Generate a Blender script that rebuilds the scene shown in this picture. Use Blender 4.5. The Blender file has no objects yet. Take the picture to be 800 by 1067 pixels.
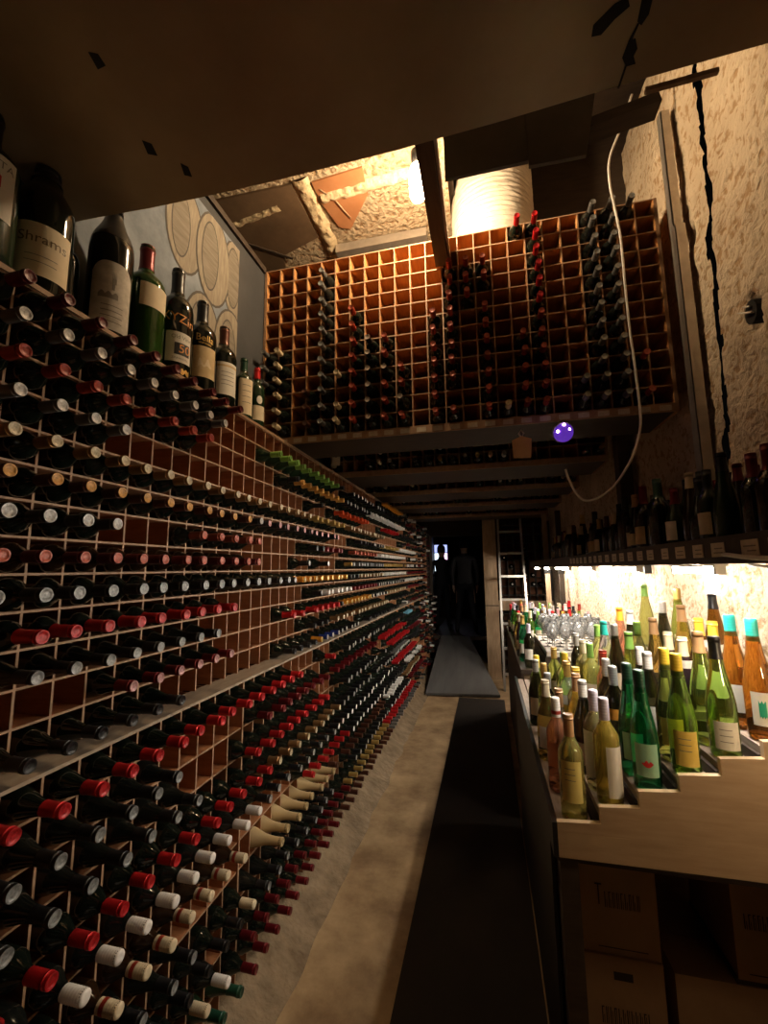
import bpy, bmesh, math, random
from mathutils import Vector, Matrix, Euler, noise
random.seed(7)
PI = math.pi
scn = bpy.context.scene
COL = scn.collection
# ------------------------------------------------------------------ camera axes (world X right, Y down the cellar, Z up)
H = 1.69
RX = Vector((0.97230106, -0.04316118, -0.22971236))
RY = Vector((0.2333948, 0.12651307, 0.96411685))
RZ = Vector((-0.01255081, -0.99102551, 0.13308239))
def ray(px, py):
    d = Vector((px - 400, py - 533.5, 442.0))
    return Vector((RX.dot(d), RY.dot(d), RZ.dot(d)))
def at_x(px, py, x):
    r = ray(px, py); t = x / r.x; return Vector((x, r.y * t, H + r.z * t))
def at_y(px, py, y):
    r = ray(px, py); t = y / r.y; return Vector((r.x * t, y, H + r.z * t))
def at_z(px, py, z):
    r = ray(px, py); t = (z - H) / r.z; return Vector((r.x * t, r.y * t, z))
def proj(p):
    v = Vector((p[0], p[1], p[2] - H))
    c = RX * v.x + RY * v.y + RZ * v.z
    return 400 + 442 * c.x / c.z, 533.5 + 442 * c.y / c.z, c.z
cd = bpy.data.cameras.new('camera'); cam = bpy.data.objects.new('camera', cd); COL.objects.link(cam)
m = Matrix.Identity(4)
right = Vector((RX.x, RY.x, RZ.x)); down = Vector((RX.y, RY.y, RZ.y)); fwd = Vector((RX.z, RY.z, RZ.z))
for i in range(3):
    m[i][0] = right[i]; m[i][1] = -down[i]; m[i][2] = -fwd[i]
m[0][3], m[1][3], m[2][3] = 0, 0, H
cam.matrix_world = m
cd.sensor_fit = 'AUTO'; cd.sensor_width = 36.0; cd.lens = 36.0 * 442 / 1067; cd.clip_start = 0.02; cd.clip_end = 60
scn.camera = cam
# ------------------------------------------------------------------ materials
MATS = {}
def mat(name, col, rough=0.5, metal=0.0, noise_amt=0.0, nscale=8.0, col2=None, bump=0.0, bscale=40.0, trans=0.0, emit=None, estr=0.0, ior=1.45, stretch=None, coat=0.0, spec=None):
    if name in MATS: return MATS[name]
    M = bpy.data.materials.new(name); M.use_nodes = True
    nt = M.node_tree; N = nt.nodes; L = nt.links
    b = N['Principled BSDF']
    b.inputs['Base Color'].default_value = (*col, 1); b.inputs['Roughness'].default_value = rough
    b.inputs['Metallic'].default_value = metal; b.inputs['IOR'].default_value = ior
    b.inputs['Transmission Weight'].default_value = trans
    b.inputs['Coat Weight'].default_value = coat
    if spec is not None: b.inputs['Specular IOR Level'].default_value = spec
    if emit: b.inputs['Emission Color'].default_value = (*emit, 1); b.inputs['Emission Strength'].default_value = estr
    if col2 or bump:
        tc = N.new('ShaderNodeTexCoord'); mp = N.new('ShaderNodeMapping')
        L.new(tc.outputs['Object'], mp.inputs['Vector'])
        if stretch: mp.inputs['Scale'].default_value = stretch
    if col2:
        n = N.new('ShaderNodeTexNoise'); n.inputs['Scale'].default_value = nscale; n.inputs['Detail'].default_value = 6
        n.inputs['Roughness'].default_value = 0.65
        L.new(mp.outputs['Vector'], n.inputs['Vector'])
        r = N.new('ShaderNodeValToRGB'); r.color_ramp.elements[0].position = 0.35; r.color_ramp.elements[1].position = 0.68
        r.color_ramp.elements[0].color = (*col, 1); r.color_ramp.elements[1].color = (*col2, 1)
        L.new(n.outputs['Fac'], r.inputs['Fac']); L.new(r.outputs['Color'], b.inputs['Base Color'])
    if bump:
        n2 = N.new('ShaderNodeTexNoise'); n2.inputs['Scale'].default_value = bscale; n2.inputs['Detail'].default_value = 5
        L.new(mp.outputs['Vector'], n2.inputs['Vector'])
        bp = N.new('ShaderNodeBump'); bp.inputs['Strength'].default_value = 1.0; bp.inputs['Distance'].default_value = bump
        L.new(n2.outputs['Fac'], bp.inputs['Height']); L.new(bp.outputs['Normal'], b.inputs['Normal'])
    MATS[name] = M
    return M
WOOD = mat('rack wood', (0.30, 0.115, 0.045), 0.6, col2=(0.44, 0.19, 0.08), nscale=9, stretch=(1, 6, 6), bump=0.0008, bscale=60)
EDGE = mat('rack edge wood', (0.30, 0.175, 0.10), 0.65, col2=(0.44, 0.27, 0.165), nscale=30)
BACK = mat('rack back board', (0.20, 0.07, 0.03), 0.7, col2=(0.29, 0.11, 0.05), nscale=5)
HWOOD = mat('hanging rack wood', (0.40, 0.17, 0.055), 0.55, col2=(0.56, 0.27, 0.095), nscale=9, stretch=(6, 1, 6))
DARKWOOD = mat('dark stained wood', (0.035, 0.022, 0.015), 0.6, col2=(0.06, 0.04, 0.026), nscale=7, stretch=(1, 5, 5))
POSTWOOD = mat('raw timber', (0.36, 0.24, 0.14), 0.7, col2=(0.50, 0.35, 0.22), nscale=6, stretch=(6, 6, 1))
LEDGE = mat('dusty ledge wood', (0.27, 0.20, 0.145), 0.75, col2=(0.38, 0.30, 0.22), nscale=14, stretch=(4, 1, 4))
PLY = mat('plywood', (0.40, 0.27, 0.165), 0.6, col2=(0.50, 0.36, 0.235), nscale=5, stretch=(1, 1, 9))
PLYEDGE = mat('plywood cut edge', (0.62, 0.47, 0.30), 0.6)
TREAD = mat('tread board', (0.27, 0.20, 0.155), 0.6, col2=(0.40, 0.31, 0.25), nscale=12, stretch=(7, 1, 7))
CARD = mat('cardboard', (0.34, 0.20, 0.105), 0.85, col2=(0.40, 0.245, 0.135), nscale=6)
INK = mat('dark print', (0.035, 0.022, 0.016), 0.8)
FLOORM = mat('concrete floor', (0.22, 0.128, 0.060), 0.72, col2=(0.50, 0.338, 0.178), nscale=3.1, bump=0.004, bscale=9)
KERBM = mat('rough mortar', (0.17, 0.115, 0.065), 0.9, col2=(0.31, 0.22, 0.13), nscale=9, bump=0.02, bscale=22)
RAMPM = mat('grey ramp board', (0.105, 0.098, 0.094), 0.7, col2=(0.145, 0.138, 0.132), nscale=3, stretch=(3, .4, 1))
SOFFIT = mat('smoked sheet', (0.36, 0.26, 0.155), 0.36, col2=(0.48, 0.36, 0.23), nscale=1.6, bump=0.004, bscale=2.2, metal=0.35)
GREYB = mat('grey board', (0.20, 0.185, 0.16), 0.7, col2=(0.27, 0.25, 0.215), nscale=4)
SMUDGE = mat('black smudge', (0.008, 0.006, 0.005), 0.7)
DARKPAINT = mat('dark grey paint', (0.040, 0.040, 0.043), 0.7, col2=(0.055, 0.055, 0.058), nscale=4)
BROWNBOARD = mat('brown board', (0.10, 0.06, 0.032), 0.8, col2=(0.16, 0.10, 0.055), nscale=4)
ORANGE = mat('rust brown board', (0.36, 0.15, 0.06), 0.8, col2=(0.44, 0.20, 0.09), nscale=5)
STEEL = mat('galvanised steel', (0.52, 0.47, 0.42), 0.38, 0.8, col2=(0.66, 0.61, 0.55), nscale=14)
ALU = mat('aluminium', (0.62, 0.58, 0.53), 0.35, 0.75)
CABLE = mat('white cable sheath', (0.72, 0.68, 0.64), 0.45)
BLACKM = mat('black metal', (0.012, 0.011, 0.011), 0.45)
PAPER = mat('paper tag', (0.66, 0.58, 0.47), 0.8, col2=(0.52, 0.45, 0.36), nscale=90)
TUBE = mat('lit tube', (1, 1, 1), 0.4, emit=(1.0, 0.90, 0.76), estr=360)
BULBM = mat('lit bulb', (1, 1, 1), 0.4, emit=(1.0, 0.74, 0.44), estr=350)
FILLBULB = mat('added fill bulb', (1, 1, 1), 0.4, emit=(1.0, 0.74, 0.42), estr=120)
DUCTM = mat('duct wrap', (0.60, 0.52, 0.42), 0.6, col2=(0.70, 0.62, 0.52), nscale=6, bump=0.012, bscale=12, stretch=(1, 1, 4))
FOAM = mat('spray foam', (0.66, 0.53, 0.34), 0.9, col2=(0.50, 0.38, 0.23), nscale=30, bump=0.02, bscale=26)
def stucco(name, c1, c2, dist, pit_shade):
    M = mat(name, c1, 0.9)
    nt = M.node_tree; N = nt.nodes; L = nt.links; b = N['Principled BSDF']
    tc = N.new('ShaderNodeTexCoord')
    n = N.new('ShaderNodeTexNoise'); n.inputs['Scale'].default_value = 3.5; n.inputs['Detail'].default_value = 8
    v = N.new('ShaderNodeTexNoise'); v.inputs['Scale'].default_value = 30; v.inputs['Detail'].default_value = 5; v.inputs['Distortion'].default_value = .35
    for k in (n, v): L.new(tc.outputs['Object'], k.inputs['Vector'])
    r = N.new('ShaderNodeValToRGB'); r.color_ramp.elements[0].position = .3; r.color_ramp.elements[1].position = .7
    r.color_ramp.elements[0].color = (*c1, 1); r.color_ramp.elements[1].color = (*c2, 1)
    L.new(n.outputs['Fac'], r.inputs['Fac'])
    rp = N.new('ShaderNodeValToRGB'); rp.color_ramp.elements[0].position = .36; rp.color_ramp.elements[1].position = .47
    rp.color_ramp.elements[0].color = (pit_shade, pit_shade * .8, pit_shade * .6, 1); rp.color_ramp.elements[1].color = (1, 1, 1, 1)  # shade in the plaster's hollows, painted into its colour
    L.new(v.outputs['Fac'], rp.inputs['Fac'])
    mx = N.new('ShaderNodeMixRGB'); mx.blend_type = 'MULTIPLY'; mx.inputs['Fac'].default_value = 1
    L.new(r.outputs['Color'], mx.inputs['Color1']); L.new(rp.outputs['Color'], mx.inputs['Color2'])
    L.new(mx.outputs['Color'], b.inputs['Base Color'])
    bp = N.new('ShaderNodeBump'); bp.inputs['Distance'].default_value = dist; bp.inputs['Strength'].default_value = 1
    L.new(v.outputs['Fac'], bp.inputs['Height']); L.new(bp.outputs['Normal'], b.inputs['Normal'])
    return M
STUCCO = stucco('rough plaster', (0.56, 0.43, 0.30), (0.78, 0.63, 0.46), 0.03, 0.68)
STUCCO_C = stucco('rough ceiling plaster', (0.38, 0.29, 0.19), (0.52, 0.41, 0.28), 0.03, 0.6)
# glass + capsules
GLASS_D = mat('dark bottle glass', (0.006, 0.009, 0.006), 0.06, spec=0.6)
GLASS_DUST = mat('dusty bottle glass', (0.009, 0.010, 0.008), 0.15)
GLASS_BR = mat('brown bottle glass', (0.022, 0.010, 0.004), 0.14)
GLASS_G = mat('dull green bottle glass', (0.012, 0.028, 0.012), 0.2)
CAPC = {
 'wine-red': (0.13, 0.012, 0.016), 'dark-red': (0.16, 0.010, 0.014), 'bright-red': (0.55, 0.016, 0.020), 'brick-red': (0.40, 0.045, 0.025),
 'coral-red': (0.50, 0.10, 0.055), 'rust-red': (0.30, 0.07, 0.035), 'orange-red': (0.80, 0.09, 0.025), 'orange': (0.78, 0.30, 0.03), 'amber': (0.62, 0.30, 0.07),
 'gold': (0.62, 0.40, 0.12), 'bronze': (0.34, 0.19, 0.08), 'cream': (0.66, 0.54, 0.36), 'white': (0.78, 0.73, 0.68), 'silver': (0.56, 0.53, 0.50),
 'steel-grey': (0.36, 0.37, 0.37), 'black': (0.010, 0.010, 0.011), 'green': (0.22, 0.42, 0.08), 'blue': (0.02, 0.04, 0.22), 'light-blue': (0.16, 0.40, 0.55),
 'pink': (0.60, 0.30, 0.30), 'grey': (0.17, 0.165, 0.16), 'champagne-gold': (0.56, 0.41, 0.21), 'pale': (0.50, 0.40, 0.33), 'teal': (0.03, 0.48, 0.42), 'yellow': (0.80, 0.55, 0.05),
 'dark-green': (0.012, 0.055, 0.030), 'cork': (0.50, 0.28, 0.13), 'lavender': (0.62, 0.56, 0.68), 'brown': (0.10, 0.035, 0.02),
}
def cap(c):
    metal = 0.6 if c in ('silver', 'steel-grey', 'gold', 'bronze') else (0.45 if 'red' in c or c in ('brown', 'grey') else 0.0)
    return mat(c + ' capsule', CAPC[c], 0.34, metal)
def captip(c):
    q = CAPC[c]
    return mat(c + ' embossed tip', tuple(v * .95 for v in q), 0.4, 0.25 if c in ('silver', 'steel-grey', 'gold', 'bronze') else 0.1, col2=tuple(v * .30 for v in q), nscale=130, bump=.001, bscale=160)
# ------------------------------------------------------------------ mesh builder
class MB:
    def __init__(self): self.v = []; self.f = []; self.m = []; self.s = []
    def add(self, vs, fs, mi=0, sm=False):
        o = len(self.v); self.v += [tuple(p) for p in vs]
        for q in fs: self.f.append(tuple(o + i for i in q)); self.m.append(mi); self.s.append(sm)
    def box(self, x0, x1, y0, y1, z0, z1, mi=0, front=None):
        vs = [(x, y, z) for x in (x0, x1) for y in (y0, y1) for z in (z0, z1)]
        fs = [(0, 1, 3, 2), (4, 6, 7, 5), (0, 4, 5, 1), (2, 3, 7, 6), (0, 2, 6, 4), (1, 5, 7, 3)]   # -x +x -y +y -z +z
        o = len(self.v); self.v += vs
        for i, q in enumerate(fs):
            self.f.append(tuple(o + k for k in q)); self.m.append(front[1] if front and i == front[0] else mi); self.s.append(False)
    def obox(self, M, sx, sy, sz, mi=0):
        vs = [M @ Vector((x * sx / 2, y * sy / 2, z * sz / 2)) for x in (-1, 1) for y in (-1, 1) for z in (-1, 1)]
        self.add(vs, [(0, 1, 3, 2), (4, 6, 7, 5), (0, 4, 5, 1), (2, 3, 7, 6), (0, 2, 6, 4), (1, 5, 7, 3)], mi)
    def bar(self, a, b, w, d, mi=0, up=Vector((0, 0, 1))):
        a = Vector(a); b = Vector(b); z = (b - a).normalized()
        if abs(z.dot(up)) > .98: up = Vector((0, 1, 0))
        x = z.cross(up).normalized(); y = z.cross(x)
        M = Matrix((x, y, z)).transposed().to_4x4(); M.translation = (a + b) / 2
        self.obox(M, w, d, (b - a).length, mi)
    def lathe(self, prof, n=20, M=None, mi=0, cap0=True, cap1=True, sm=True, mfun=None):
        o = len(self.v)
        for r, z in prof:
            for k in range(n):
                p = Vector((r * math.cos(2 * PI * k / n), r * math.sin(2 * PI * k / n), z))
                self.v.append(tuple(M @ p if M else p))
        for i in range(len(prof) - 1):
            for k in range(n):
                k2 = (k + 1) % n
                self.f.append((o + i * n + k, o + i * n + k2, o + (i + 1) * n + k2, o + (i + 1) * n + k)); self.m.append(mfun(i) if mfun else mi); self.s.append(sm)
        if cap0: self.f.append(tuple(o + k for k in reversed(range(n)))); self.m.append(mfun(0) if mfun else mi); self.s.append(False)
        if cap1: self.f.append(tuple(o + (len(prof) - 1) * n + k for k in range(n))); self.m.append(mfun(len(prof) - 2) if mfun else mi); self.s.append(False)
    def tube(self, pts, r, n=8, mi=0, closed=False):
        pts = [Vector(p) for p in pts]; o = len(self.v); up = Vector((0.13, 0.3, 0.94))
        for i, p in enumerate(pts):
            t = (pts[min(i + 1, len(pts) - 1)] - pts[max(i - 1, 0)]).normalized()
            x = t.cross(up).normalized(); y = t.cross(x)
            rr = r[i] if isinstance(r, (list, tuple)) else r
            for k in range(n): self.v.append(tuple(p + (x * math.cos(2 * PI * k / n) + y * math.sin(2 * PI * k / n)) * rr))
        for i in range(len(pts) - 1):
            for k in range(n):
                k2 = (k + 1) % n
                self.f.append((o + i * n + k, o + i * n + k2, o + (i + 1) * n + k2, o + (i + 1) * n + k)); self.m.append(mi); self.s.append(True)
        self.f.append(tuple(o + k for k in reversed(range(n)))); self.m.append(mi); self.s.append(False)
        self.f.append(tuple(o + (len(pts) - 1) * n + k for k in range(n))); self.m.append(mi); self.s.append(False)
    def prism(self, pts2, to3, thick, mi=0, mside=None):
        n = len(pts2); a = [to3(u, v, 0) for u, v in pts2]; b = [to3(u, v, thick) for u, v in pts2]
        self.add(a + b, [tuple(reversed(range(n)))], mi); o = len(self.v) - 2 * n
        self.f.append(tuple(o + n + i for i in range(n))); self.m.append(mi); self.s.append(False)
        for i in range(n):
            j = (i + 1) % n
            self.f.append((o + i, o + j, o + n + j, o + n + i)); self.m.append(mi if mside is None else mside); self.s.append(False)
    def mesh(self, name, mats):
        me = bpy.data.meshes.new(name); me.from_pydata(self.v, [], self.f)
        for k in mats: me.materials.append(k)
        me.polygons.foreach_set('material_index', self.m); me.polygons.foreach_set('use_smooth', self.s)
        me.update(); return me
    def build(self, name, mats, parent=None):
        if not isinstance(mats, (list, tuple)): mats = [mats]
        o = bpy.data.objects.new(name, self.mesh(name, mats)); COL.objects.link(o)
        if parent: o.parent = parent
        bm = bmesh.new(); bm.from_mesh(o.data); bmesh.ops.recalc_face_normals(bm, faces=bm.faces); bm.to_mesh(o.data); bm.free()
        return o
def tag(o, label=None, cat=None, group=None, kind=None):
    if label: o['label'] = label
    if cat: o['category'] = cat
    if group: o['group'] = group
    if kind: o['kind'] = kind
    return o
def thing(name, label, cat, loc=(0, 0, 0), group=None):
    o = bpy.data.objects.new(name, None); COL.objects.link(o); o.location = loc; o.empty_display_size = .05
    return tag(o, label, cat, group)
def inst(name, me, parent=None):
    o = bpy.data.objects.new(name, me); COL.objects.link(o)
    if parent: o.parent = parent
    return o
ORD = 'zeroth first second third fourth fifth sixth seventh eighth ninth tenth eleventh twelfth thirteenth fourteenth fifteenth sixteenth seventeenth eighteenth nineteenth twentieth'.split()
TENS = {20: 'twenty', 30: 'thirty', 40: 'forty', 50: 'fifty', 60: 'sixty'}
def ordw(n):
    if n <= 20: return ORD[n]
    if n % 10 == 0: return TENS[n][:-1] + 'ieth'
    return TENS[n // 10 * 10] + '-' + ORD[n % 10]
def text_mesh(s, size, mapf, matl, name, parent):
    cu = bpy.data.curves.new('t', 'FONT'); cu.body = s; cu.size = size; cu.align_x = 'CENTER'; cu.align_y = 'CENTER'; cu.resolution_u = 3
    to = bpy.data.objects.new('t', cu); COL.objects.link(to)
    dg = bpy.context.evaluated_depsgraph_get(); me = bpy.data.meshes.new_from_object(to.evaluated_get(dg))
    bpy.data.objects.remove(to)
    bm = bmesh.new(); bm.from_mesh(me); bmesh.ops.subdivide_edges(bm, edges=[e for e in bm.edges if e.calc_length() > size * .2], cuts=1)
    for v in bm.verts: v.co = Vector(mapf(v.co.x, v.co.y))
    bm.to_mesh(me); bm.free(); me.materials.clear(); me.materials.append(matl)
    return inst(name, me, parent)
# ------------------------------------------------------------------ the room shell
def structure(o): o['kind'] = 'structure'; return o
mb = MB(); mb.box(-1.6, 1.3, -2.5, 11.5, -0.06, 0.0); structure(mb.build('floor', FLOORM))
# rough mortar kerb along the foot of the left rack
mb = MB(); ys = [-.6 + .05 * i for i in range(162)]
prof = [(-1.30, .0), (-1.30, .095), (-1.02, .092), (-.965, .062), (-.90, .026), (-.84, .001)]
for y in ys:
    for (x, z) in prof:
        d = noise.noise(Vector((x * 7, y * 5, 3))) ; mb.v.append((x + (d * .03 if z < .09 and x > -1.2 else 0), y, max(0.0005, z + (d * .016 if x > -1.2 and z > .01 else 0))))
n = len(prof)
for i in range(len(ys) - 1):
    for k in range(n - 1): mb.f.append((i * n + k, i * n + k + 1, (i + 1) * n + k + 1, (i + 1) * n + k)); mb.m.append(0); mb.s.append(True)
structure(mb.build('trim_1', KERBM))
# left wall (behind racks) and its upper dark panel
mb = MB(); mb.box(-1.36, -1.302, -2.5, 11.5, 0, 3.58); structure(mb.build('wall_left', DARKPAINT))
mb = MB(); mb.box(-1.335, -1.285, 1.0, 2.24, 3.565, 3.60); structure(mb.build('trim_2', DARKWOOD))
# right wall: rough plaster with a long jagged crack and a broken socket hole
crack = [(4.4, 1.955), (3.676, 1.966), (3.352, 1.987), (3.0, 2.023), (2.736, 2.041), (2.469, 2.043), (2.22, 2.075), (1.9, 2.09)]
def crack_y(z):
    for (z1, y1), (z0, y0) in zip(crack, crack[1:]):
        if z0 <= z <= z1: return y0 + (y1 - y0) * (z - z0) / (z1 - z0)
    return None
yy = []; y = -1.6
while y < 8.1:
    yy.append(y); y += .011 if 1.62 < y < 2.3 else (.03 if y < 3.4 else .06)
zz = [i * .028 for i in range(int(4.5 / .028) + 1)]
gap = set()
mb = MB()
for y in yy:
    for z in zz:
        d = .012 * noise.noise(Vector((y * 6, z * 6, 1))) + .010 * noise.noise(Vector((y * 17, z * 17, 5))) + .012 * noise.noise(Vector((y * 1.3, z * 1.3, 9)))
        x = 1.012 - d
        cy = crack_y(z)
        if cy is not None and 1.95 < z:
            w = .012 + .008 * noise.noise(Vector((0, z * 5, 2))) + .008 * noise.noise(Vector((2, z * 21, 2)))
            off = y - cy + .045 - .022 * noise.noise(Vector((7, z * 4, 2))) - .010 * noise.noise(Vector((7, z * 17, 2)))
            if abs(off) < max(.009, w): gap.add(len(mb.v)); x += .0
        e = math.hypot((y - 1.748) / .042, (z - 2.621) / .055) + .35 * noise.noise(Vector((y * 25, z * 25, 0)))
        if e < 1.15: x += .09
        mb.v.append((x, y, z))
nz = len(zz)
for i in range(len(yy) - 1):
    for k in range(nz - 1):
        q = (i * nz + k, i * nz + k + 1, (i + 1) * nz + k + 1, (i + 1) * nz + k)
        if not any(a in gap for a in q): mb.f.append(q); mb.m.append(0); mb.s.append(True)
structure(mb.build('wall_right', STUCCO))
t = thing('wall_fitting', 'broken dark socket hole with bent metal in the rough plaster wall', 'broken fitting', (.985, 1.748, 2.621))
mb = MB(); n_ = 13; ring = [(.036 * (1 + .35 * noise.noise(Vector((k, 3, 1)))) * math.cos(2 * PI * k / n_), .046 * (1 + .35 * noise.noise(Vector((k, 9, 1)))) * math.sin(2 * PI * k / n_)) for k in range(n_)]
mb.prism(ring, lambda u, v, d: (.012 + d, u, v), .05); mb.build('hole', SMUDGE, t)
mb = MB(); mb.bar((.008, -.02, -.012), (-.012, .022, .012), .018, .004); mb.bar((.006, -.012, .018), (-.004, .012, .028), .010, .004); mb.build('metal_strap', STEEL, t)
# low ceiling sheet over the camera, its seams, and the loft ceiling further in
mb = MB()
ey = [(-1.34, .995), (-1.2, 1.0), (-1.0, 1.012), (-.8, 1.018), (-.6, 1.022), (-.2, 1.02), (.1, 1.01), (.35, .995), (.6, .985), (.75, .98), (.99, .97)]
pts = [(-1.34, -2.5), (.99, -2.5)] + list(reversed(ey))
mb.prism(pts, lambda u, v, t: (u, v, 2.845 + t), .03); structure(mb.build('ceiling', SOFFIT))
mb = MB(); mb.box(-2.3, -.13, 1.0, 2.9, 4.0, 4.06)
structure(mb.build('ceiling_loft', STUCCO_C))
mb = MB(); mb.box(-.13, 1.3, 1.0, 2.9, 4.7, 4.76); mb.box(-.13, -.10, 1.0, 2.9, 4.06, 4.7); structure(mb.build('ceiling_loft', DARKWOOD))
mb = MB(); mb.box(-2.3, 1.3, 2.9, 11.5, 2.98, 3.04); structure(mb.build('ceiling_corridor', DARKWOOD))
mb = MB(); mb.box(-2.3, 1.3, 2.86, 2.92, 3.04, 4.7); structure(mb.build('wall_loft', DARKWOOD))
mb = MB(); mb.box(-2.3, 1.3, .94, .98, 2.9, 4.7); structure(mb.build('wall_loft', DARKWOOD))
mb = MB(); mb.box(-2.36, -2.3, .9, 2.9, 3.5, 4.1); structure(mb.build('wall_loft', DARKWOOD))
# back wall with the doorway (opening X -1.0..-0.06, Z 0.47..2.28)
YB = 8.05
mb = MB(); mb.box(-1.36, -1.02, YB, YB + .1, 0, 3.0); structure(mb.build('wall_back', DARKWOOD))
mb = MB(); mb.box(-1.02, -.05, YB, YB + .1, 2.30, 3.0); structure(mb.build('wall_back', DARKWOOD))
mb = MB(); mb.box(-.05, 1.02, YB, YB + .1, 0, 3.0); structure(mb.build('wall_back', DARKWOOD))
mb = MB(); mb.box(-1.02, -.05, YB - .02, 11.5, .40, .47); structure(mb.build('floor_passage', DARKWOOD))
mb = MB(); mb.box(-1.36, .6, 11.4, 11.5, .4, 3.0); structure(mb.build('wall_passage', DARKWOOD))
mb = MB(); mb.box(-1.04, -.99, YB - .05, YB, .02, 2.34); structure(mb.build('trim_3', DARKWOOD))
mb = MB(); mb.box(-.99, -.06, YB - .04, YB, 2.28, 2.34); structure(mb.build('trim_4', DARKWOOD))
# wall behind the camera so the cellar is closed
mb = MB(); mb.box(-1.36, 1.1, -2.56, -2.5, 0, 3.0); structure(mb.build('wall_front', DARKWOOD))

# black rubber runner on the aisle floor
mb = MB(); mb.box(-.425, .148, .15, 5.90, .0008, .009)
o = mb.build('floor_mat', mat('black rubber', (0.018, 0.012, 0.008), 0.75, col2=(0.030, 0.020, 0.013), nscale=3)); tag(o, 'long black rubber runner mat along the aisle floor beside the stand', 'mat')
# ramp up to the doorway
t = thing('ramp', 'flat grey ramp board rising from the concrete floor to the far doorway', 'ramp', (-.45, 5.95, 0))
mb = MB()
a = [Vector((-.865, 5.90, .045)), Vector((.10, 5.98, .045)), Vector((-.36, 8.02, .47)), Vector((-.865, 8.02, .47))]
vs = [p - Vector((0, 5.95, 0)) + Vector((.45, 0, 0)) for p in a]
lo = [p - Vector((0, 0, .03)) for p in vs]
mb.add(lo + vs, [(3, 2, 1, 0), (4, 5, 6, 7), (0, 1, 5, 4), (1, 2, 6, 5), (2, 3, 7, 6), (3, 0, 4, 7)]); mb.build('deck', RAMPM, t)
mb = MB()
for x in (-.42, .04):
    mb.add([(x - .02, 0.02, 0), (x + .02, 0.02, 0), (x + .02, 2.0, 0), (x - .02, 2.0, 0), (x - .02, .02, .012), (x + .02, .02, .012), (x + .02, 2.0, .42), (x - .02, 2.0, .42)],
           [(3, 2, 1, 0), (4, 5, 6, 7), (0, 1, 5, 4), (1, 2, 6, 5), (2, 3, 7, 6), (3, 0, 4, 7)])
mb.build('bearer', DARKWOOD, t)
# ------------------------------------------------------------------ bottle shapes (neck along +Z, base at 0)
def P_bord(r=.0365, L=.30, n=.0136):
    return [(r * .55, .012), (r * .85, .002), (r * .97, .004), (r, .012), (r, L * .60), (r * .985, L * .635), (r * .90, L * .675), (r * .70, L * .715), (n * 1.25, L * .765), (n * 1.02, L * .80), (n, L * .96), (n * 1.08, L * .965), (n * 1.08, L * .985), (n, L)]
def P_burg(r=.0405, L=.295, n=.0138):
    return [(r * .55, .014), (r * .86, .002), (r * .97, .004), (r, .014), (r, L * .46), (r * .96, L * .52), (r * .84, L * .59), (r * .66, L * .66), (r * .49, L * .73), (n * 1.12, L * .80), (n, L * .86), (n, L * .95), (n * 1.1, L * .955), (n * 1.1, L * .98), (n, L)]
def P_fl(r=.0375, L=.335, n=.0142):
    return [(r * .55, .012), (r * .88, .002), (r, .010), (r, L * .40), (r * .97, L * .46), (r * .86, L * .55), (r * .70, L * .64), (r * .54, L * .73), (n * 1.2, L * .82), (n, L * .88), (n, L * .97), (n, L)]
def P_mag(r, L, n):
    return [(r * .55, .014), (r * .86, .002), (r * .97, .005), (r, .016), (r, L * .60), (r * .985, L * .64), (r * .93, L * .675), (r * .82, L * .705), (r * .64, L * .735), (r * .47, L * .757), (n * 1.14, L * .785), (n, L * .82), (n, L * .955), (n * 1.1, L * .96), (n * 1.1, L * .985), (n, L)]
def P_short(r, L, n):
    return [(r * .55, .014), (r * .86, .002), (r * .97, .005), (r, .016), (r, L * .66), (r * .97, L * .71), (r * .88, L * .76), (r * .72, L * .81), (r * .54, L * .86), (n * 1.2, L * .91), (n, L * .94), (n, L * .99), (n, L)]
def at_r(prof, z):
    for (r0, z0), (r1, z1) in zip(prof[2:], prof[3:]):
        if z0 <= z <= z1 and z1 > z0: return r0 + (r1 - r0) * (z - z0) / (z1 - z0)
    return prof[-1][0]
def capsule_mesh(prof, zs, colour, kind, L, tip=None, band=None):
    """capsule fitted over the neck from height zs to the top"""
    mb = MB(); e = .0011
    if kind == 'screw':
        r = prof[-1][0] + .0012
        pr = [(r, zs)]
        for k in range(6): z = zs + (L - zs) * (.12 + .14 * k); pr += [(r, z), (r + .0006, z + .002), (r, z + .004)]
        pr += [(r, L - .002), (r - .0015, L + .001), (r * .5, L + .0012)]
        mb.lathe(pr, 20, cap0=False)
    else:
        zz_ = [zs + (L - zs) * q for q in (0, .1, .2, .3, .45, .6, .75, .86)]
        pr = [(at_r(prof, z) + e, z) for z in zz_] + [(prof[-1][0] + .0016, L * .955), (prof[-1][0] + .0016, L * .985), (prof[-1][0] + .001, L + .001)]
        mb.lathe(pr, 20, cap0=False, cap1=False)
        r = prof[-1][0] + .001
        mb.lathe([(r, L + .001), (r * .72, L + .0012), (r * .68, L + .0004), (r * .3, L + .0004)], 20, cap0=False, mi=1)
    if band:
        mb.lathe([(pr[0][0] + .0008, zs + .010), (pr[0][0] + .0008, zs + .022)], 20, cap0=False, cap1=False, mi=2)
    return mb.mesh('capsule', [cap(colour), captip(tip or colour), cap(band or colour)])
SHAPES = {'bordeaux': (P_bord(), .30, .243), 'burgundy': (P_burg(), .295, .241), 'champagne': (P_burg(.0412, .31, .0155), .31, .165), 'screw': (P_bord(.0370, .30, .0145), .30, .243), 'bigbord': (P_bord(.0395, .305, .0148), .305, .248), 'longcap': (P_bord(.0370, .305, .0145), .305, .238)}
BODY = {}
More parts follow.
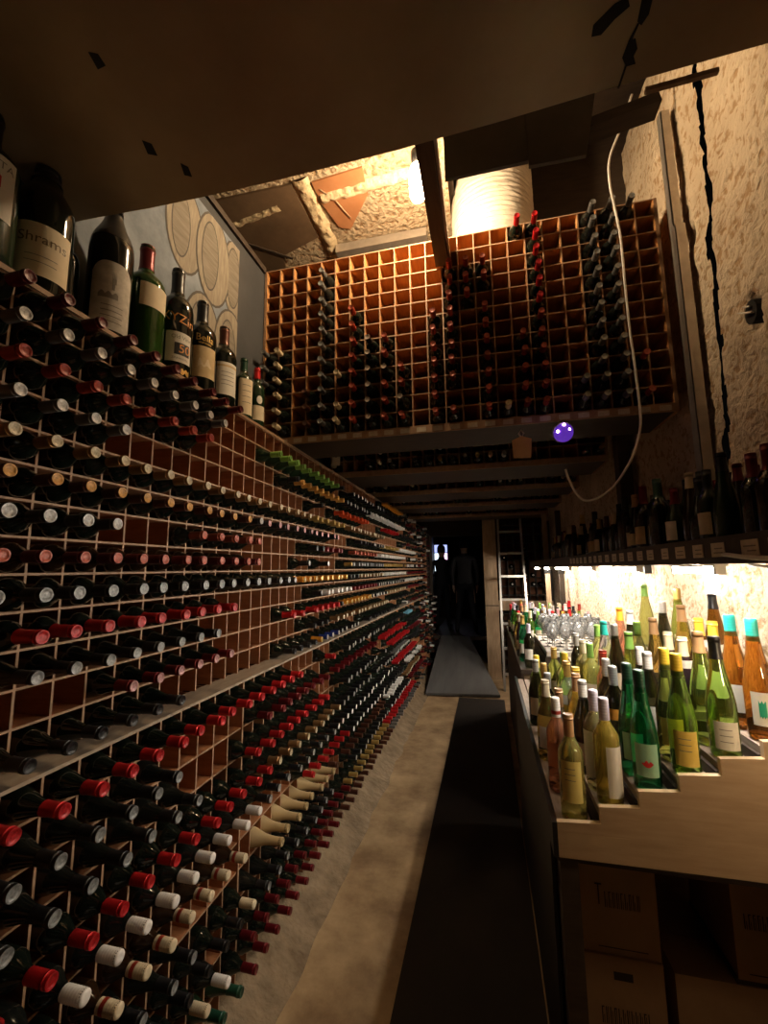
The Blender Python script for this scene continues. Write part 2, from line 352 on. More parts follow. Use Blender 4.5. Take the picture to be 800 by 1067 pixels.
def body_mesh(shape, gl):
    k = (shape, gl.name)
    if k not in BODY:
        mb = MB(); mb.lathe(SHAPES[shape][0], 22); BODY[k] = mb.mesh('glass_body', [gl])
    return BODY[k]
CAPM = {}
def cap_mesh(shape, colour, tip, kind, band=None):
    k = (shape, colour, tip, kind, band)
    if k not in CAPM: CAPM[k] = capsule_mesh(SHAPES[shape][0], SHAPES[shape][2], colour, kind, SHAPES[shape][1], tip, band)
    return CAPM[k]
LABM = {}
def label_mesh(shape, z0=.06, z1=.155, half=1.1):
    k = (shape, z0, z1)
    if k not in LABM:
        mb = MB(); r = SHAPES[shape][0][4][0] + .0006; o = 0; n = 14
        for i in range(n + 1):
            a = -half + 2 * half * i / n
            mb.v += [(r * math.cos(a), r * math.sin(a), z0), (r * math.cos(a), r * math.sin(a), z1)]
        for i in range(n): mb.f.append((2 * i, 2 * i + 2, 2 * i + 3, 2 * i + 1)); mb.m.append(0); mb.s.append(True)
        LABM[k] = mb.mesh('label', [PAPER])
    return LABM[k]
# style -> (shape, glass, capsule colour, tip colour, capsule kind, band, has label)
ST = {
 'winered': ('bordeaux', GLASS_DUST, 'wine-red', 'dark-red', 'foil', None, 0), 'silver': ('bordeaux', GLASS_D, 'grey', 'white', 'foil', None, 0),
 'redlabel': ('bordeaux', GLASS_D, 'brick-red', 'brick-red', 'foil', None, 1), 'cream': ('bordeaux', GLASS_D, 'bronze', 'cream', 'foil', None, 0),
 'bronze': ('bordeaux', GLASS_D, 'brown', 'amber', 'foil', None, 0), 'steel': ('bigbord', GLASS_D, 'black', 'silver', 'foil', None, 0), 'blackgrey': ('bigbord', GLASS_D, 'black', 'steel-grey', 'foil', None, 0),
 'coral': ('bordeaux', GLASS_BR, 'wine-red', 'coral-red', 'foil', None, 1), 'brightred': ('longcap', GLASS_D, 'bright-red', 'bright-red', 'foil', None, 0),
 'pinktip': ('burgundy', GLASS_D, 'dark-red', 'pink', 'foil', None, 0), 'ring': ('burgundy', GLASS_D, 'black', 'black', 'foil', None, 0), 'ringdark': ('burgundy', GLASS_DUST, 'black', 'steel-grey', 'foil', None, 0),
 'creamcap': ('bordeaux', GLASS_D, 'cream', 'cream', 'foil', None, 0), 'green': ('bordeaux', GLASS_G, 'green', 'green', 'foil', None, 0), 'black': ('bordeaux', GLASS_D, 'black', 'black', 'foil', None, 0), 'blacksil': ('bordeaux', GLASS_D, 'black', 'silver', 'foil', None, 0),
 'blackwhite': ('bordeaux', GLASS_D, 'black', 'white', 'foil', None, 0), 'amber': ('bordeaux', GLASS_D, 'amber', 'amber', 'foil', None, 0), 'orange': ('longcap', GLASS_D, 'orange', 'gold', 'foil', None, 0),
 'orangered': ('longcap', GLASS_D, 'orange-red', 'orange-red', 'foil', None, 0), 'gold': ('bordeaux', GLASS_D, 'gold', 'gold', 'foil', None, 0), 'rust': ('bordeaux', GLASS_D, 'rust-red', 'coral-red', 'foil', None, 0),
 'darkred': ('bordeaux', GLASS_D, 'dark-red', 'dark-red', 'foil', None, 0), 'white': ('screw', GLASS_DUST, 'white', 'white', 'screw', None, 0), 'whitef': ('longcap', GLASS_D, 'white', 'white', 'foil', None, 0),
 'creamband': ('screw', GLASS_BR, 'cream', 'cream', 'screw', 'brick-red', 0), 'champ': ('champagne', GLASS_G, 'champagne-gold', 'champagne-gold', 'foil', None, 0), 'blackpink': ('bordeaux', GLASS_D, 'black', 'pink', 'foil', None, 0),
 'grey': ('bordeaux', GLASS_D, 'grey', 'grey', 'foil', None, 0), 'blue': ('bordeaux', GLASS_D, 'blue', 'silver', 'foil', None, 0), 'lightblue': ('bordeaux', GLASS_D, 'light-blue', 'light-blue', 'foil', None, 0),
 'redround': ('burgundy', GLASS_D, 'bright-red', 'bright-red', 'foil', None, 0), 'screwcream': ('screw', GLASS_D, 'cream', 'cream', 'screw', None, 0), 'brown': ('bordeaux', GLASS_D, 'brown', 'brown', 'foil', None, 0), 'dgreen': ('burgundy', GLASS_G, 'dark-green', 'dark-green', 'foil', None, 0),
 'redneck': ('bordeaux', GLASS_D, 'bright-red', 'bright-red', 'foil', None, 0), 'pale': ('bordeaux', GLASS_D, 'black', 'pale', 'foil', None, 0), 'palered': ('bordeaux', GLASS_D, 'brick-red', 'coral-red', 'foil', None, 0), 'greyb': ('bordeaux', GLASS_DUST, 'grey', 'steel-grey', 'foil', None, 0),
}
def style_word(s):
    c, tp = ST[s][2], ST[s][3]
    if ST[s][4] == 'foil' and tp != c: return tp + '-tipped ' + c + ' capsule'
    if ST[s][4] == 'screw': return c + ' screwcap' + (' banded red' if ST[s][5] else '')
    return c + ' ' + ('foil neck' if ST[s][0] == 'champagne' else 'capsule')
def lay_bottle(name, style, M, label, cat, group, detail=True):
    sh, gl, c, tp, kd, bd, lb = ST[style]
    root = inst(name, body_mesh(sh, gl)); root.matrix_world = M
    tag(root, label, cat, group)
    inst('capsule', cap_mesh(sh, c, tp, kd, bd), root)
    if lb and detail: inst('label', label_mesh(sh), root)
    return root
# ------------------------------------------------------------------ racks on the left wall
PU, ZU0, DZU = .0945, 2.415, .0905      # upper rack: column pitch, top of top row, row pitch
Y_U = .818
XU, XL, XB = -1.10, -1.02, -1.298
PL, Y_L = .0925, 1.212
LZ = [1.2275, 1.144] + [1.155 - .1085 * i for i in range(1, 11)]
T = .0062
def lattice(y0, y1, xs, zs, ys_, thick=T, skip=None):
    """egg-crate boards: horizontals at zs, uprights at ys_ from front xs back to the wall"""
    mb = MB()
    for i, z in enumerate(zs):
        if i != skip: mb.box(XB + .006, xs, y0, y1, z - thick, z, 0, (1, 1))
    lo_ = min(zs) - (0 if skip == len(zs) - 1 else thick)
    for y in ys_: mb.box(XB + .006, xs - .001, y - thick / 2, y + thick / 2, lo_, max(zs), 0, (1, 1))
    return mb
def rack_unit(name_label, y0, y1, xs, zs, ys_, top=None, ledge=False, stile=None):
    t = thing('wine_rack', name_label, 'wine rack', (xs, y0, min(zs) - T), None)
    off = Vector(t.location)
    def put(mb, nm, ms):
        mb.v = [tuple(Vector(p) - off) for p in mb.v]; return mb.build(nm, ms, t)
    put(lattice(y0, y1, xs, zs, ys_, skip=0 if ledge else len(zs) - 1), 'lattice', [WOOD, EDGE])
    mb = MB(); mb.box(XB, XB + .005, y0, y1, min(zs) - (T if ledge else 0), max(zs)); put(mb, 'back_panel', BACK)
    if top: mb = MB(); mb.box(XB, xs + .004, y0, y1, max(zs), max(zs) + .014, 0, (1, 1)); put(mb, 'top_board', [LEDGE, EDGE])
    if ledge: mb = MB(); mb.box(XU - .02, xs + .012, y0, y1, max(zs) + .0002, max(zs) + .0090); put(mb, 'ledge', LEDGE)
    for s in stile or []:
        mb = MB(); mb.box(XB + .01, xs + .006, s - .0045, s + .0045, min(zs) - (T if ledge else 0), max(zs), 0, (1, 1)); put(mb, 'upright_post', [WOOD, EDGE])
    return t
ZUP = [ZU0 - DZU * i for i in range(13)] + [1.2372]
rack_unit('upper half of the near left wall rack, brown pigeonholes above the ledge', .25, 2.9955, XU, ZUP, [Y_U + PU * i for i in range(-6, 23)], top=True, stile=[.256, 2.9910])
rack_unit('upper half of the far left wall rack beyond the tall upright, mostly full', 2.9965, 7.98, XU, ZUP, [2.99 + PU * i for i in range(1, 53)], top=True, stile=[2.99 + PU * 23, 7.974])
YLP = [Y_L + PL * i for i in range(-10, 74)]
rack_unit('lower half of the near left wall rack, pigeonholes from dusty ledge down to kerb', .25, 2.5118, XL, LZ, [y for y in YLP if .26 < y < 2.49], ledge=True, stile=[.256, 1.6745, 2.507])
rack_unit('lower half of the far left wall rack, running on toward the ramp', 2.5125, 7.98, XL, LZ, [y for y in YLP if 2.54 < y < 7.96], ledge=True, stile=[Y_L + PL * 32, Y_L + PL * 50, 7.974])

UP = {0: [(-2, 7, 'winered'), (36, 45, 'orange')],
 1: [(-2, 6, 'silver'), (11, 20, 'green'), (21, 21, 'black'), (24, 34, 'blackwhite'), (35, 44, 'black')],
 2: [(-2, 5, 'redlabel'), (13, 13, 'black'), (14, 21, 'amber'), (22, 29, 'blacksil'), (30, 46, 'whitef')],
 3: [(-2, 1, 'silver'), (17, 17, 'black'), (21, 28, 'orangered'), (36, 42, 'brightred'), (43, 54, 'black')],
 4: [(-2, 15, 'cream'), (16, 21, 'gold'), (23, 34, 'cream')],
 5: [(-2, 8, 'bronze'), (9, 9, 'blacksil'), (10, 20, 'blackpink'), (26, 29, 'black'), (30, 34, 'blacksil'), (35, 42, 'gold'), (43, 56, 'whitef')],
 6: [(-2, 1, 'steel'), (5, 9, 'rust'), (16, 17, 'black'), (18, 22, 'darkred'), (24, 31, 'rust'), (33, 45, 'whitef')],
 7: [(-2, 9, 'coral'), (15, 15, 'blacksil'), (18, 18, 'blackwhite'), (23, 23, 'gold'), (24, 34, 'greyb'), (35, 46, 'gold')],
 8: [(-2, 12, 'blackgrey'), (13, 13, 'blacksil'), (14, 22, 'orange'), (23, 25, 'black'), (26, 34, 'cream'), (35, 46, 'whitef'), (47, 60, 'darkred')],
 9: [(-1, 7, 'brightred'), (17, 17, 'black'), (18, 23, 'whitef'), (24, 31, 'darkred'), (32, 45, 'blacksil'), (46, 55, 'whitef')],
 10: [(-1, 6, 'ringdark'), (13, 20, 'brightred'), (21, 21, 'black'), (22, 29, 'orange'), (30, 36, 'blackwhite'), (37, 46, 'cream'), (48, 56, 'darkred')],
 11: [(2, 7, 'pinktip'), (16, 18, 'black'), (20, 36, 'cream'), (40, 52, 'black')],
 12: [(-1, 4, 'ring'), (13, 16, 'black'), (17, 17, 'orange'), (18, 20, 'blue'), (21, 25, 'blacksil'), (28, 42, 'black')]}
LO = {0: [(-6, 8, 'redround'), (13, 13, 'redneck'), (16, 27, 'blacksil'), (28, 38, 'black'), (40, 43, 'lightblue')],
 1: [(-6, -1, 'ringdark'), (5, 12, 'darkred'), (14, 24, 'darkred'), (26, 38, 'brightred'), (41, 50, 'black')],
 2: [(-6, 0, 'ringdark'), (4, 12, 'redneck'), (16, 27, 'blacksil'), (31, 40, 'brightred'), (43, 55, 'darkred')],
 3: [(-6, 5, 'redneck'), (6, 14, 'cream'), (15, 31, 'blacksil'), (32, 40, 'silver'), (42, 52, 'black')],
 4: [(-6, 4, 'white'), (5, 13, 'blacksil'), (14, 30, 'blackwhite'), (33, 46, 'brightred')],
 5: [(-6, -4, 'darkred'), (-3, 3, 'creamband'), (10, 16, 'redneck'), (17, 27, 'blackwhite'), (28, 38, 'black'), (40, 50, 'white')],
 6: [(-6, 0, 'ringdark'), (6, 13, 'champ'), (14, 27, 'brown'), (29, 36, 'white'), (38, 48, 'cream')],
 7: [(-4, 3, 'black'), (4, 4, 'screwcream'), (5, 13, 'ringdark'), (18, 28, 'blacksil'), (30, 40, 'blackwhite'), (42, 52, 'darkred')],
 8: [(-4, 0, 'black'), (1, 1, 'screwcream'), (2, 2, 'white'), (4, 16, 'darkred'), (17, 28, 'gold'), (29, 44, 'brightred')],
 9: [(-3, 1, 'black'), (2, 3, 'dgreen'), (4, 14, 'darkred'), (15, 30, 'brown'), (31, 45, 'grey')]}
slots = []
RYM = Matrix.Rotation(PI / 2, 4, 'Y')
for tab, up in ((UP, True), (LO, False)):
    for r, runs in tab.items():
        taken = set()
        for c0, c1, s in runs:
            for c in range(c0, c1 + 1):
                if up and c in (22,) : pass
                if c in taken or random.random() < (.03 if c > 14 else 0): continue
                taken.add(c); slots.append((up, r, c, s))
        if True:   # the far end of the rack is filled with mixed bottles
            for c in range(44, 72):
                if c not in taken and random.random() < .45: slots.append((up, r, c, random.choice(['black', 'darkred', 'darkred', 'blacksil', 'whitef', 'brown', 'grey'])))
def slot_matrix(up, r, c, s, rnd):
    sh = SHAPES[ST[s][0]]; rad = max(p[0] for p in sh[0])
    if up:
        y = Y_U + PU * (c + .5) + (.0 if c < 23 else (-.0015 + (.006 if c == 23 else 0))); zf = (ZUP[r + 1]); xf = XU
        tipx = xf + .122 + rnd.uniform(-.008, .008)
    else:
        y = Y_L + PL * (c + .5); zf = LZ[r + 1]; xf = XL
        tipx = xf + .118 + rnd.uniform(-.010, .010)
    L = sh[1]
    M = Matrix.Translation((tipx - L, y + (rnd.uniform(-.003, .003) if rad < .038 else 0), zf + rad + .0012)) @ Matrix.Rotation(rnd.uniform(-.008, .008) if rad < .038 else 0, 4, 'Z') @ RYM @ Matrix.Rotation(rnd.uniform(0, 2 * PI) if not ST[s][6] else PI + rnd.uniform(-.6, .6), 4, 'Z')
    return M, Vector((tipx, y, zf + rad))
rnd = random.Random(3)
cand = []
seen_posts = [1.686]
for up, r, c, s in slots:
    M, tip = slot_matrix(up, r, c, s, rnd)
    px, py, d = proj(tip)
    cand.append([(-d if (-4 < px < 804 and -4 < py < 1072) else -99 - d), up, r, c, s, M, px, py])
cand.sort(key=lambda q: -q[0])
near = cand[:300]; far = cand[300:]
order = {}
for q in near: order.setdefault((q[1], q[2]), []).append(q)
for (up, r), row in sorted(order.items(), key=lambda k: (not k[0][0], k[0][1])):
    row.sort(key=lambda q: q[3])
    for i, q in enumerate(row):
        s = q[4]
        if up: lab = f"bottle with {style_word(s)} above left ledge, {ordw(r + 1)} row down, {ordw(i + 1)} from near end"
        else: lab = f"bottle with {style_word(s)} below left ledge, {ordw(r + 1)} row down, {ordw(i + 1)} from near end"
        lay_bottle('wine_bottle', s, q[5], lab, 'wine bottle', 'wine bottles lying in the left wall racks')
# the remaining far bottles of the same rack, one object
mb = MB(); fm = []; fidx = {}
def fmi(m_):
    if m_.name not in fidx: fidx[m_.name] = len(fm); fm.append(m_)
    return fidx[m_.name]
for q in far:
    sh = SHAPES[ST[q[4]][0]]; pr = sh[0]; M = q[5]
    p2 = [pr[2], pr[4], pr[6], pr[7], pr[9], pr[-1]]
    mb.lathe(p2, 10, M, fmi(ST[q[4]][1]))
    L = sh[1]; zs = sh[2]
    mb.lathe([(at_r(pr, zs) + .001, zs), (at_r(pr, (zs + L) / 2) + .001, (zs + L) / 2), (pr[-1][0] + .002, L * .96), (pr[-1][0] + .002, L)], 10, M, fmi(cap(ST[q[4]][2])), cap0=False, cap1=False)
    mb.lathe([(pr[-1][0] + .002, L), (pr[-1][0] * .6, L + .0008)], 10, M, fmi(cap(ST[q[4]][3])), cap0=False)
tag(mb.build('far_wine_bottles', fm), 'mass of small distant bottle necks filling the far left wall racks', 'wine bottles', None, 'stuff')
# ------------------------------------------------------------------ hanging racks across the cellar
RXM = Matrix.Rotation(PI / 2, 4, 'X')
def hanging_rack(y, label, x0, x1, rows, ncol, depth=.30, z0=2.43):
    p = (x1 - x0) / ncol; dz = .0925; zb = z0 + .045
    t = thing('hanging_rack', label, 'hanging wine rack', ((x0 + x1) / 2, y, z0), 'racks hung across the cellar')
    off = Vector(t.location)
    def put(mb, nm, ms): mb.v = [tuple(Vector(q) - off) for q in mb.v]; return mb.build(nm, ms, t)
    mb = MB()
    for i in range(rows + 1): mb.box(x0, x1, y, y + depth, zb + i * dz - T, zb + i * dz, 0, (2, 1))
    for i in range(1, ncol): mb.box(x0 + i * p - T / 2, x0 + i * p + T / 2, y + .001, y + depth, zb, zb + rows * dz, 0, (2, 1))
    put(mb, 'lattice', [HWOOD if y < 3 else WOOD, EDGE])
    for sx in (x0, x1 + .012): mb = MB(); mb.box(sx - .014, sx + .002, y - .002, y + depth, z0, zb + rows * dz, 0, (2, 1)); put(mb, 'side_panel', [HWOOD if y < 3 else WOOD, EDGE])
    mb = MB(); mb.box(x0, x1, y + depth, y + depth + .006, zb, zb + rows * dz); put(mb, 'back_panel', mat('honey back board', (0.30, 0.115, 0.036), .6, col2=(0.40, 0.17, 0.055), nscale=6) if y < 3 else BACK)
    mb = MB(); mb.box(x0, x1, y + .006, y + depth + .05, z0 + .002, zb - T); put(mb, 'base_board', DARKWOOD)
    mb = MB(); mb.box(x0, x1, y - .006, y + .006, z0, zb - T); lip = put(mb, 'lip', EDGE)
    if y < 3:
        for i in range(ncol):
            if i % 1 == 0:
                mb = MB(); xc = x0 + (i + .5) * p; mb.box(xc - .026, xc + .026, y - .0075, y - .006, z0 + .006, zb - T - .006)
                mb.v = [tuple(Vector(q) - off) for q in mb.v]; mb.build('price_tag', PAPER, lip)
    return p, zb, dz
HX0, HX1, HN = -1.283, .925, 24
p_, zb_, dz_ = hanging_rack(2.25, 'nearest hanging rack, tall honey-brown pigeonholes over the aisle below the bulb', HX0, HX1, 12, HN)
HB = {0: [(0, 'greyb', (3, 4, 5))], 1: [(1, 'creamcap', range(0, 6))], 3: [(3, 'brown', (0, 1, 2))], 4: [(4, 'greyb', range(0, 11))], 5: [(5, 'creamcap', (0, 1, 3))],
 6: [(6, 'palered', range(0, 8))], 7: [(7, 'pale', range(0, 6))], 8: [(8, 'palered', (0, 1, 2, 4, 5)), (8, 'pale', (3,))], 9: [(9, 'palered', (0, 2, 3)), (9, 'pale', (1,))],
 11: [(11, 'palered', range(0, 7))], 12: [(12, 'palered', (0, 2, 3, 4, 5, 6, 7, 8, 9))], 13: [(13, 'palered', (7, 8, 9))], 14: [(14, 'palered', (0, 1, 2, 3, 4, 5, 6, 8, 9))], 15: [(15, 'creamcap', (0,))],
 16: [(16, 'palered', (0, 1, 2, 3, 4)), (16, 'redneck', (11,))], 17: [(17, 'palered', range(0, 6)), (17, 'redneck', range(6, 12))], 19: [(19, 'greyb', (0, 1))], 20: [(20, 'greyb', range(0, 12))],
 21: [(21, 'greyb', range(0, 12))], 22: [(22, 'palered', (0, 2)), (22, 'greyb', (11,))]}
def hang_bottle(s, x, y, zf, rnd, label, group):
    sh = SHAPES[ST[s][0]]; rad = max(q[0] for q in sh[0])
    M = Matrix.Translation((x + rnd.uniform(-.002, .002), y - .12 + rnd.uniform(-.008, .008) + sh[1], zf + rad + .0012)) @ Matrix.Rotation(rnd.uniform(-.008, .008), 4, 'Z') @ RXM @ Matrix.Rotation(rnd.uniform(0, 6.28), 4, 'Z')
    return lay_bottle('hanging_bottle', s, M, label, 'wine bottle', group)
rnd = random.Random(5)
for lst in HB.values():
    for c, s, rows in lst:
        for r in rows:
            hang_bottle(s, HX0 + (c + .5) * p_, 2.25, zb_ + r * dz_, rnd, f"bottle with {style_word(s)} in nearest hanging rack, {ordw(c + 1)} column from left, {ordw(r + 1)} row up", 'bottles in the hanging racks')
for k, (y, nm) in enumerate(((3.22, 'second'), (4.2, 'third'), (5.18, 'fourth'), (6.3, 'fifth'))):
    p, zb, dz = hanging_rack(y, f'{nm} hanging rack from the front, dark, across the aisle' + ('' if k else ' behind the cardboard tag'), -1.2, .86, 5, 22, depth=.42)
    for r in range(2 if k < 2 else 1):
        idx = 0
        for c in range(22):
            if rnd.random() < (.62 if k < 2 else .5):
                idx += 1
                s = rnd.choice(['screwcream', 'blackwhite', 'whitef', 'gold', 'pale', 'creamcap', 'black'])
                hang_bottle(s, -1.2 + (c + .5) * p, y, zb + r * dz, rnd, f"bottle with {style_word(s)} in {nm} hanging rack, {ordw(r + 1)} row up, {ordw(idx)} bottle from left", 'bottles in the hanging racks')
# ------------------------------------------------------------------ large-format bottles standing on top of the left rack
LABEL_W = mat('white label paper', (0.76, 0.71, 0.63), 0.75, col2=(0.84, 0.79, 0.71), nscale=20)
LABEL_C = mat('cream label paper', (0.74, 0.61, 0.42), 0.75, col2=(0.82, 0.70, 0.52), nscale=18)
LABEL_T = mat('tan label paper', (0.58, 0.42, 0.22), 0.75, col2=(0.68, 0.53, 0.31), nscale=26)
LABEL_D = mat('dusty grey label', (0.46, 0.42, 0.37), 0.85, col2=(0.64, 0.59, 0.53), nscale=40)
GOLDP = mat('gold print', (0.70, 0.42, 0.12), 0.4, 0.5)
ORP = mat('orange print', (0.80, 0.32, 0.07), 0.5)
REDP = mat('red print', (0.60, 0.03, 0.03), 0.6)
BLACKP = mat('black print', (0.015, 0.013, 0.012), 0.6)
GREYP = mat('grey print', (0.22, 0.19, 0.16), 0.7)
GREEN_GL = mat('green magnum glass', (0.03, 0.10, 0.015), 0.08, trans=0.55, ior=1.4)
def curved_patch(r, z0, z1, a0, a1, mi_mat, name, parent, shape=None, n=18, m_=6):
    """paper wrapped on a bottle of radius r: angle a0..a1, height z0..z1; shape(u)->(lo,hi) trims it"""
    mb = MB()
    for i in range(n + 1):
        u = i / n; a = a0 + (a1 - a0) * u
        lo, hi = shape(u) if shape else (0, 1)
        for k in range(m_ + 1):
            z = z0 + (z1 - z0) * (lo + (hi - lo) * k / m_); mb.v.append((r * math.cos(a), r * math.sin(a), z))
    for i in range(n):
        for k in range(m_): o = i * (m_ + 1) + k; mb.f.append((o, o + m_ + 1, o + m_ + 2, o + 1)); mb.m.append(0); mb.s.append(True)
    return mb.build(name, mi_mat, parent)
def cyl_map(r, a, zc, slope=0):
    return lambda x, y: (r * math.cos(a + x / r), r * math.sin(a + x / r), zc + y + slope * x)
def standing(name, label, cat, group, loc, prof, glass, capz=None, capcol=None, capkind='foil', n=28, rot=0, tip=None):
    t = thing(name, label, cat, loc, group); t.rotation_euler = (0, 0, rot)
    mb = MB(); mb.lathe(prof, n); mb.build('glass_body', glass, t)
    if capz: inst('capsule', capsule_mesh(prof, capz, capcol, capkind, prof[-1][1], tip), t)
    return t
def scale_prof(pr, sr, sz, neck=None):
    out = [(r * sr, z * sz) for r, z in pr]
    return out
BZ = ZU0 + .0155
MG = 'large bottles standing on the left rack'
FACE = -0.58          # direction the labels face (towards the aisle and camera), as an angle from +X
def magnum(label, x, y, r, L, glass, capcol, capfrac=.74, rn=.020, kind='bord', tip=None):
    pr = {'bord': P_mag, 'burg': P_burg, 'short': P_short}[kind](r, L, rn)
    return standing('magnum_bottle', label, 'large wine bottle', MG, (x, y, BZ), pr, glass, L * capfrac if capcol else None, capcol, tip=tip)
MX = -1.195
t = magnum('large dark bottle with white label and red emblem, cut off by the photo edge', -1.165, .672, .072, .405, GLASS_G, 'black', rn=.026)
lb = curved_patch(.0732, .10, .26, FACE - .9, FACE + .95, LABEL_W, 'label', t)
curved_patch(.0738, .165, .21, FACE + .28, FACE + .50, REDP, 'emblem', lb, shape=lambda u: (abs(u - .5) * .5, 1 - .2 * abs(u - .5)))
text_mesh('ANTA', .028, cyl_map(.0738, FACE + .35, .235), GREYP, 'lettering', lb)
t = magnum('fattest dark bottle with wide tan script label under the ceiling sheet', -1.185, .835, .072, .405, GLASS_D, 'black', capfrac=.90, rn=.030, kind='short')
lb = curved_patch(.0732, .045, .195, FACE - 1.0, FACE + 1.0, LABEL_C, 'label', t)
text_mesh('Shrams', .040, cyl_map(.0738, FACE + .02, .15), mat('dark gold script', (.16, .10, .04), .5), 'lettering', lb)
for k in range(2): curved_patch(.0737, .100 - k * .018, .102 - k * .018, FACE - .5, FACE + .5, GREYP, 'text_line', lb, n=10, m_=1)
t = magnum('dusty bottle with arched grey tower label and black foil shoulders', MX, 1.066, .066, .50, GLASS_DUST, 'black', capfrac=.725, rn=.024, kind='short')
lb = curved_patch(.0672, .03, .265, FACE - .95, FACE + .95, LABEL_D, 'label', t, shape=lambda u: (0, 1 - .16 * (2 * u - 1) ** 4))
TW = [(-.012, .16), (.0, .24), (.002, .16)]
curved_patch(.0677, .135, .160, FACE - .6, FACE + .25, GREYP, 'drawing', lb, shape=lambda u: (0, .45 + .5 * abs(math.sin(u * 9))))
curved_patch(.0677, .165, .235, FACE - .04, FACE + .14, GREYP, 'drawing', lb, shape=lambda u: (0 if u < .7 else .3, .75 + .2 * math.sin(u * 20)))
for k in range(4): curved_patch(.0676, .110 - k * .018, .113 - k * .018, FACE - .45, FACE + .5, GREYP, 'text_line', lb, n=10, m_=1)
t = magnum('green glass bottle with red capsule and slanted cream label', MX, 1.215, .070, .475, GREEN_GL, 'wine-red', capfrac=.79, rn=.024, tip='wine-red')
curved_patch(.0710, .205, .295, FACE - .45, FACE + 1.15, LABEL_C, 'label', t)
mbx = MB(); mbx.lathe([(.062, .02), (.0635, .03), (.0635, .20), (.050, .205)], 24); mbx.build('wine_fill', GLASS_D, t)
t = magnum('black bottle with orange lettering and a white label reading 50', MX, 1.38, .0655, .50, GLASS_D, 'black', capfrac=.785, rn=.0235)
lb = curved_patch(.0663, .075, .20, FACE - .80, FACE + .75, LABEL_W, 'label', t)
text_mesh('XYZin', .052, cyl_map(.0664, FACE - .12, .258, -.12), ORP, 'lettering', t)
curved_patch(.0668, .105, .155, FACE - .30, FACE + .62, BLACKP, 'number_block', lb)
text_mesh('50', .050, cyl_map(.0672, FACE + .30, .130), ORP, 'lettering', lb)
text_mesh('Old Vine', .022, cyl_map(.0668, FACE + .1, .178), GREYP, 'lettering', lb)
text_mesh('ZINFANDEL', .012, cyl_map(.0668, FACE + .05, .090), GREYP, 'lettering', lb)
curved_patch(.0661, .022, .062, FACE - .7, FACE + .7, GOLDP, 'lower_band', t, shape=lambda u: (.4 - .3 * abs(math.sin(u * 12)), .5 + .3 * abs(math.sin(u * 17))))
t = magnum('black bottle with gold script above a tan landscape label', MX, 1.54, .0635, .46, GLASS_D, 'black', capfrac=.785, rn=.023)
lb = curved_patch(.0643, .085, .225, FACE - .85, FACE + .80, LABEL_T, 'label', t)
text_mesh('Bella', .042, cyl_map(.0644, FACE - .08, .262, -.08), GOLDP, 'lettering', t)
text_mesh('VINEYARDS', .011, cyl_map(.0644, FACE - .08, .238, -.08), GOLDP, 'lettering', t)
curved_patch(.0648, .13, .17, FACE - .5, FACE + .4, LABEL_C, 'drawing', lb, shape=lambda u: (.2 * math.sin(u * 7) ** 2, .6 + .4 * math.sin(u * 11)))
t = magnum('dark maroon-topped bottle with cream label and tan stripe, before the grey panel', MX, 1.705, .061, .435, GLASS_D, 'brown', capfrac=.785, rn=.022)
lb = curved_patch(.0618, .075, .235, FACE - .85, FACE + .85, LABEL_W, 'label', t)
curved_patch(.0623, .212, .222, FACE - .85, FACE + .85, LABEL_T, 'stripe', lb, m_=1)
for k in range(4): curved_patch(.0622, .185 - k * .020, .1875 - k * .020, FACE - .5, FACE + .5, GREYP, 'text_line', lb, n=10, m_=1)
t = magnum('green-shouldered bottle with tall cream label, second last on the left rack', MX + .03, 1.835, .045, .335, GLASS_G, 'dark-green', capfrac=.80, rn=.017)
lb = curved_patch(.0458, .03, .215, FACE - .95, FACE + .95, LABEL_C, 'label', t)
for k in range(4): curved_patch(.0463, .18 - k * .03, .183 - k * .03, FACE - .5, FACE + .5, GREYP, 'text_line', lb, n=10, m_=1)
t = magnum('small green bottle with bright red capsule, last on the left rack', MX + .03, 1.965, .0405, .345, GLASS_G, 'bright-red', capfrac=.82, rn=.016, kind='bord')
curved_patch(.0412, .045, .125, FACE - .9, FACE + .9, LABEL_C, 'label', t)
curved_patch(.0413, .135, .180, FACE - .45, FACE + .35, LABEL_W, 'seal', t, shape=lambda u: (.5 - math.sqrt(max(0, .25 - (u - .5) ** 2)), .5 + math.sqrt(max(0, .25 - (u - .5) ** 2))))
# two more dark bottles behind, their shoulders showing between the front ones
magnum('plain dark bottle standing close behind the green one with the red capsule', -1.262, 1.30, .030, .33, GLASS_D, 'black', capfrac=.78, rn=.014)
magnum('plain dark bottle in the gap beside the dusty tower-label one', -1.25, .955, .038, .36, GLASS_D, 'black', capfrac=.78, rn=.016)
# ------------------------------------------------------------------ mural of wine barrels on the left wall
CANVAS = mat('mural grey ground', (0.11, 0.135, 0.17), 0.7, col2=(0.27, 0.31, 0.37), nscale=3.5)
BARREL = mat('mural barrel staves', (0.20, 0.165, 0.12), 0.7, col2=(0.32, 0.275, 0.21), nscale=7, stretch=(1, 9, 1.2))
BARREL_D = mat('mural barrel heads', (0.15, 0.125, 0.095), 0.7, col2=(0.24, 0.21, 0.165), nscale=7, stretch=(1, 1, 9))
LINEP = mat('mural outlines', (0.085, 0.075, 0.065), 0.8)
t = thing('barrel_mural', 'painted panel of stacked wine barrels on blue-grey ground behind the large bottles', 'mural', (-1.3, 1.3, 2.95))
def mur(u, v, d): return (.0005 + d, u - 1.3, v - 2.95)
mb = MB(); mb.prism([(.55, 2.44), (1.955, 2.44), (1.955, 3.50), (.55, 3.50)], lambda u, v, d: mur(u, v, d), .006); mb.build('canvas', CANVAS, t)
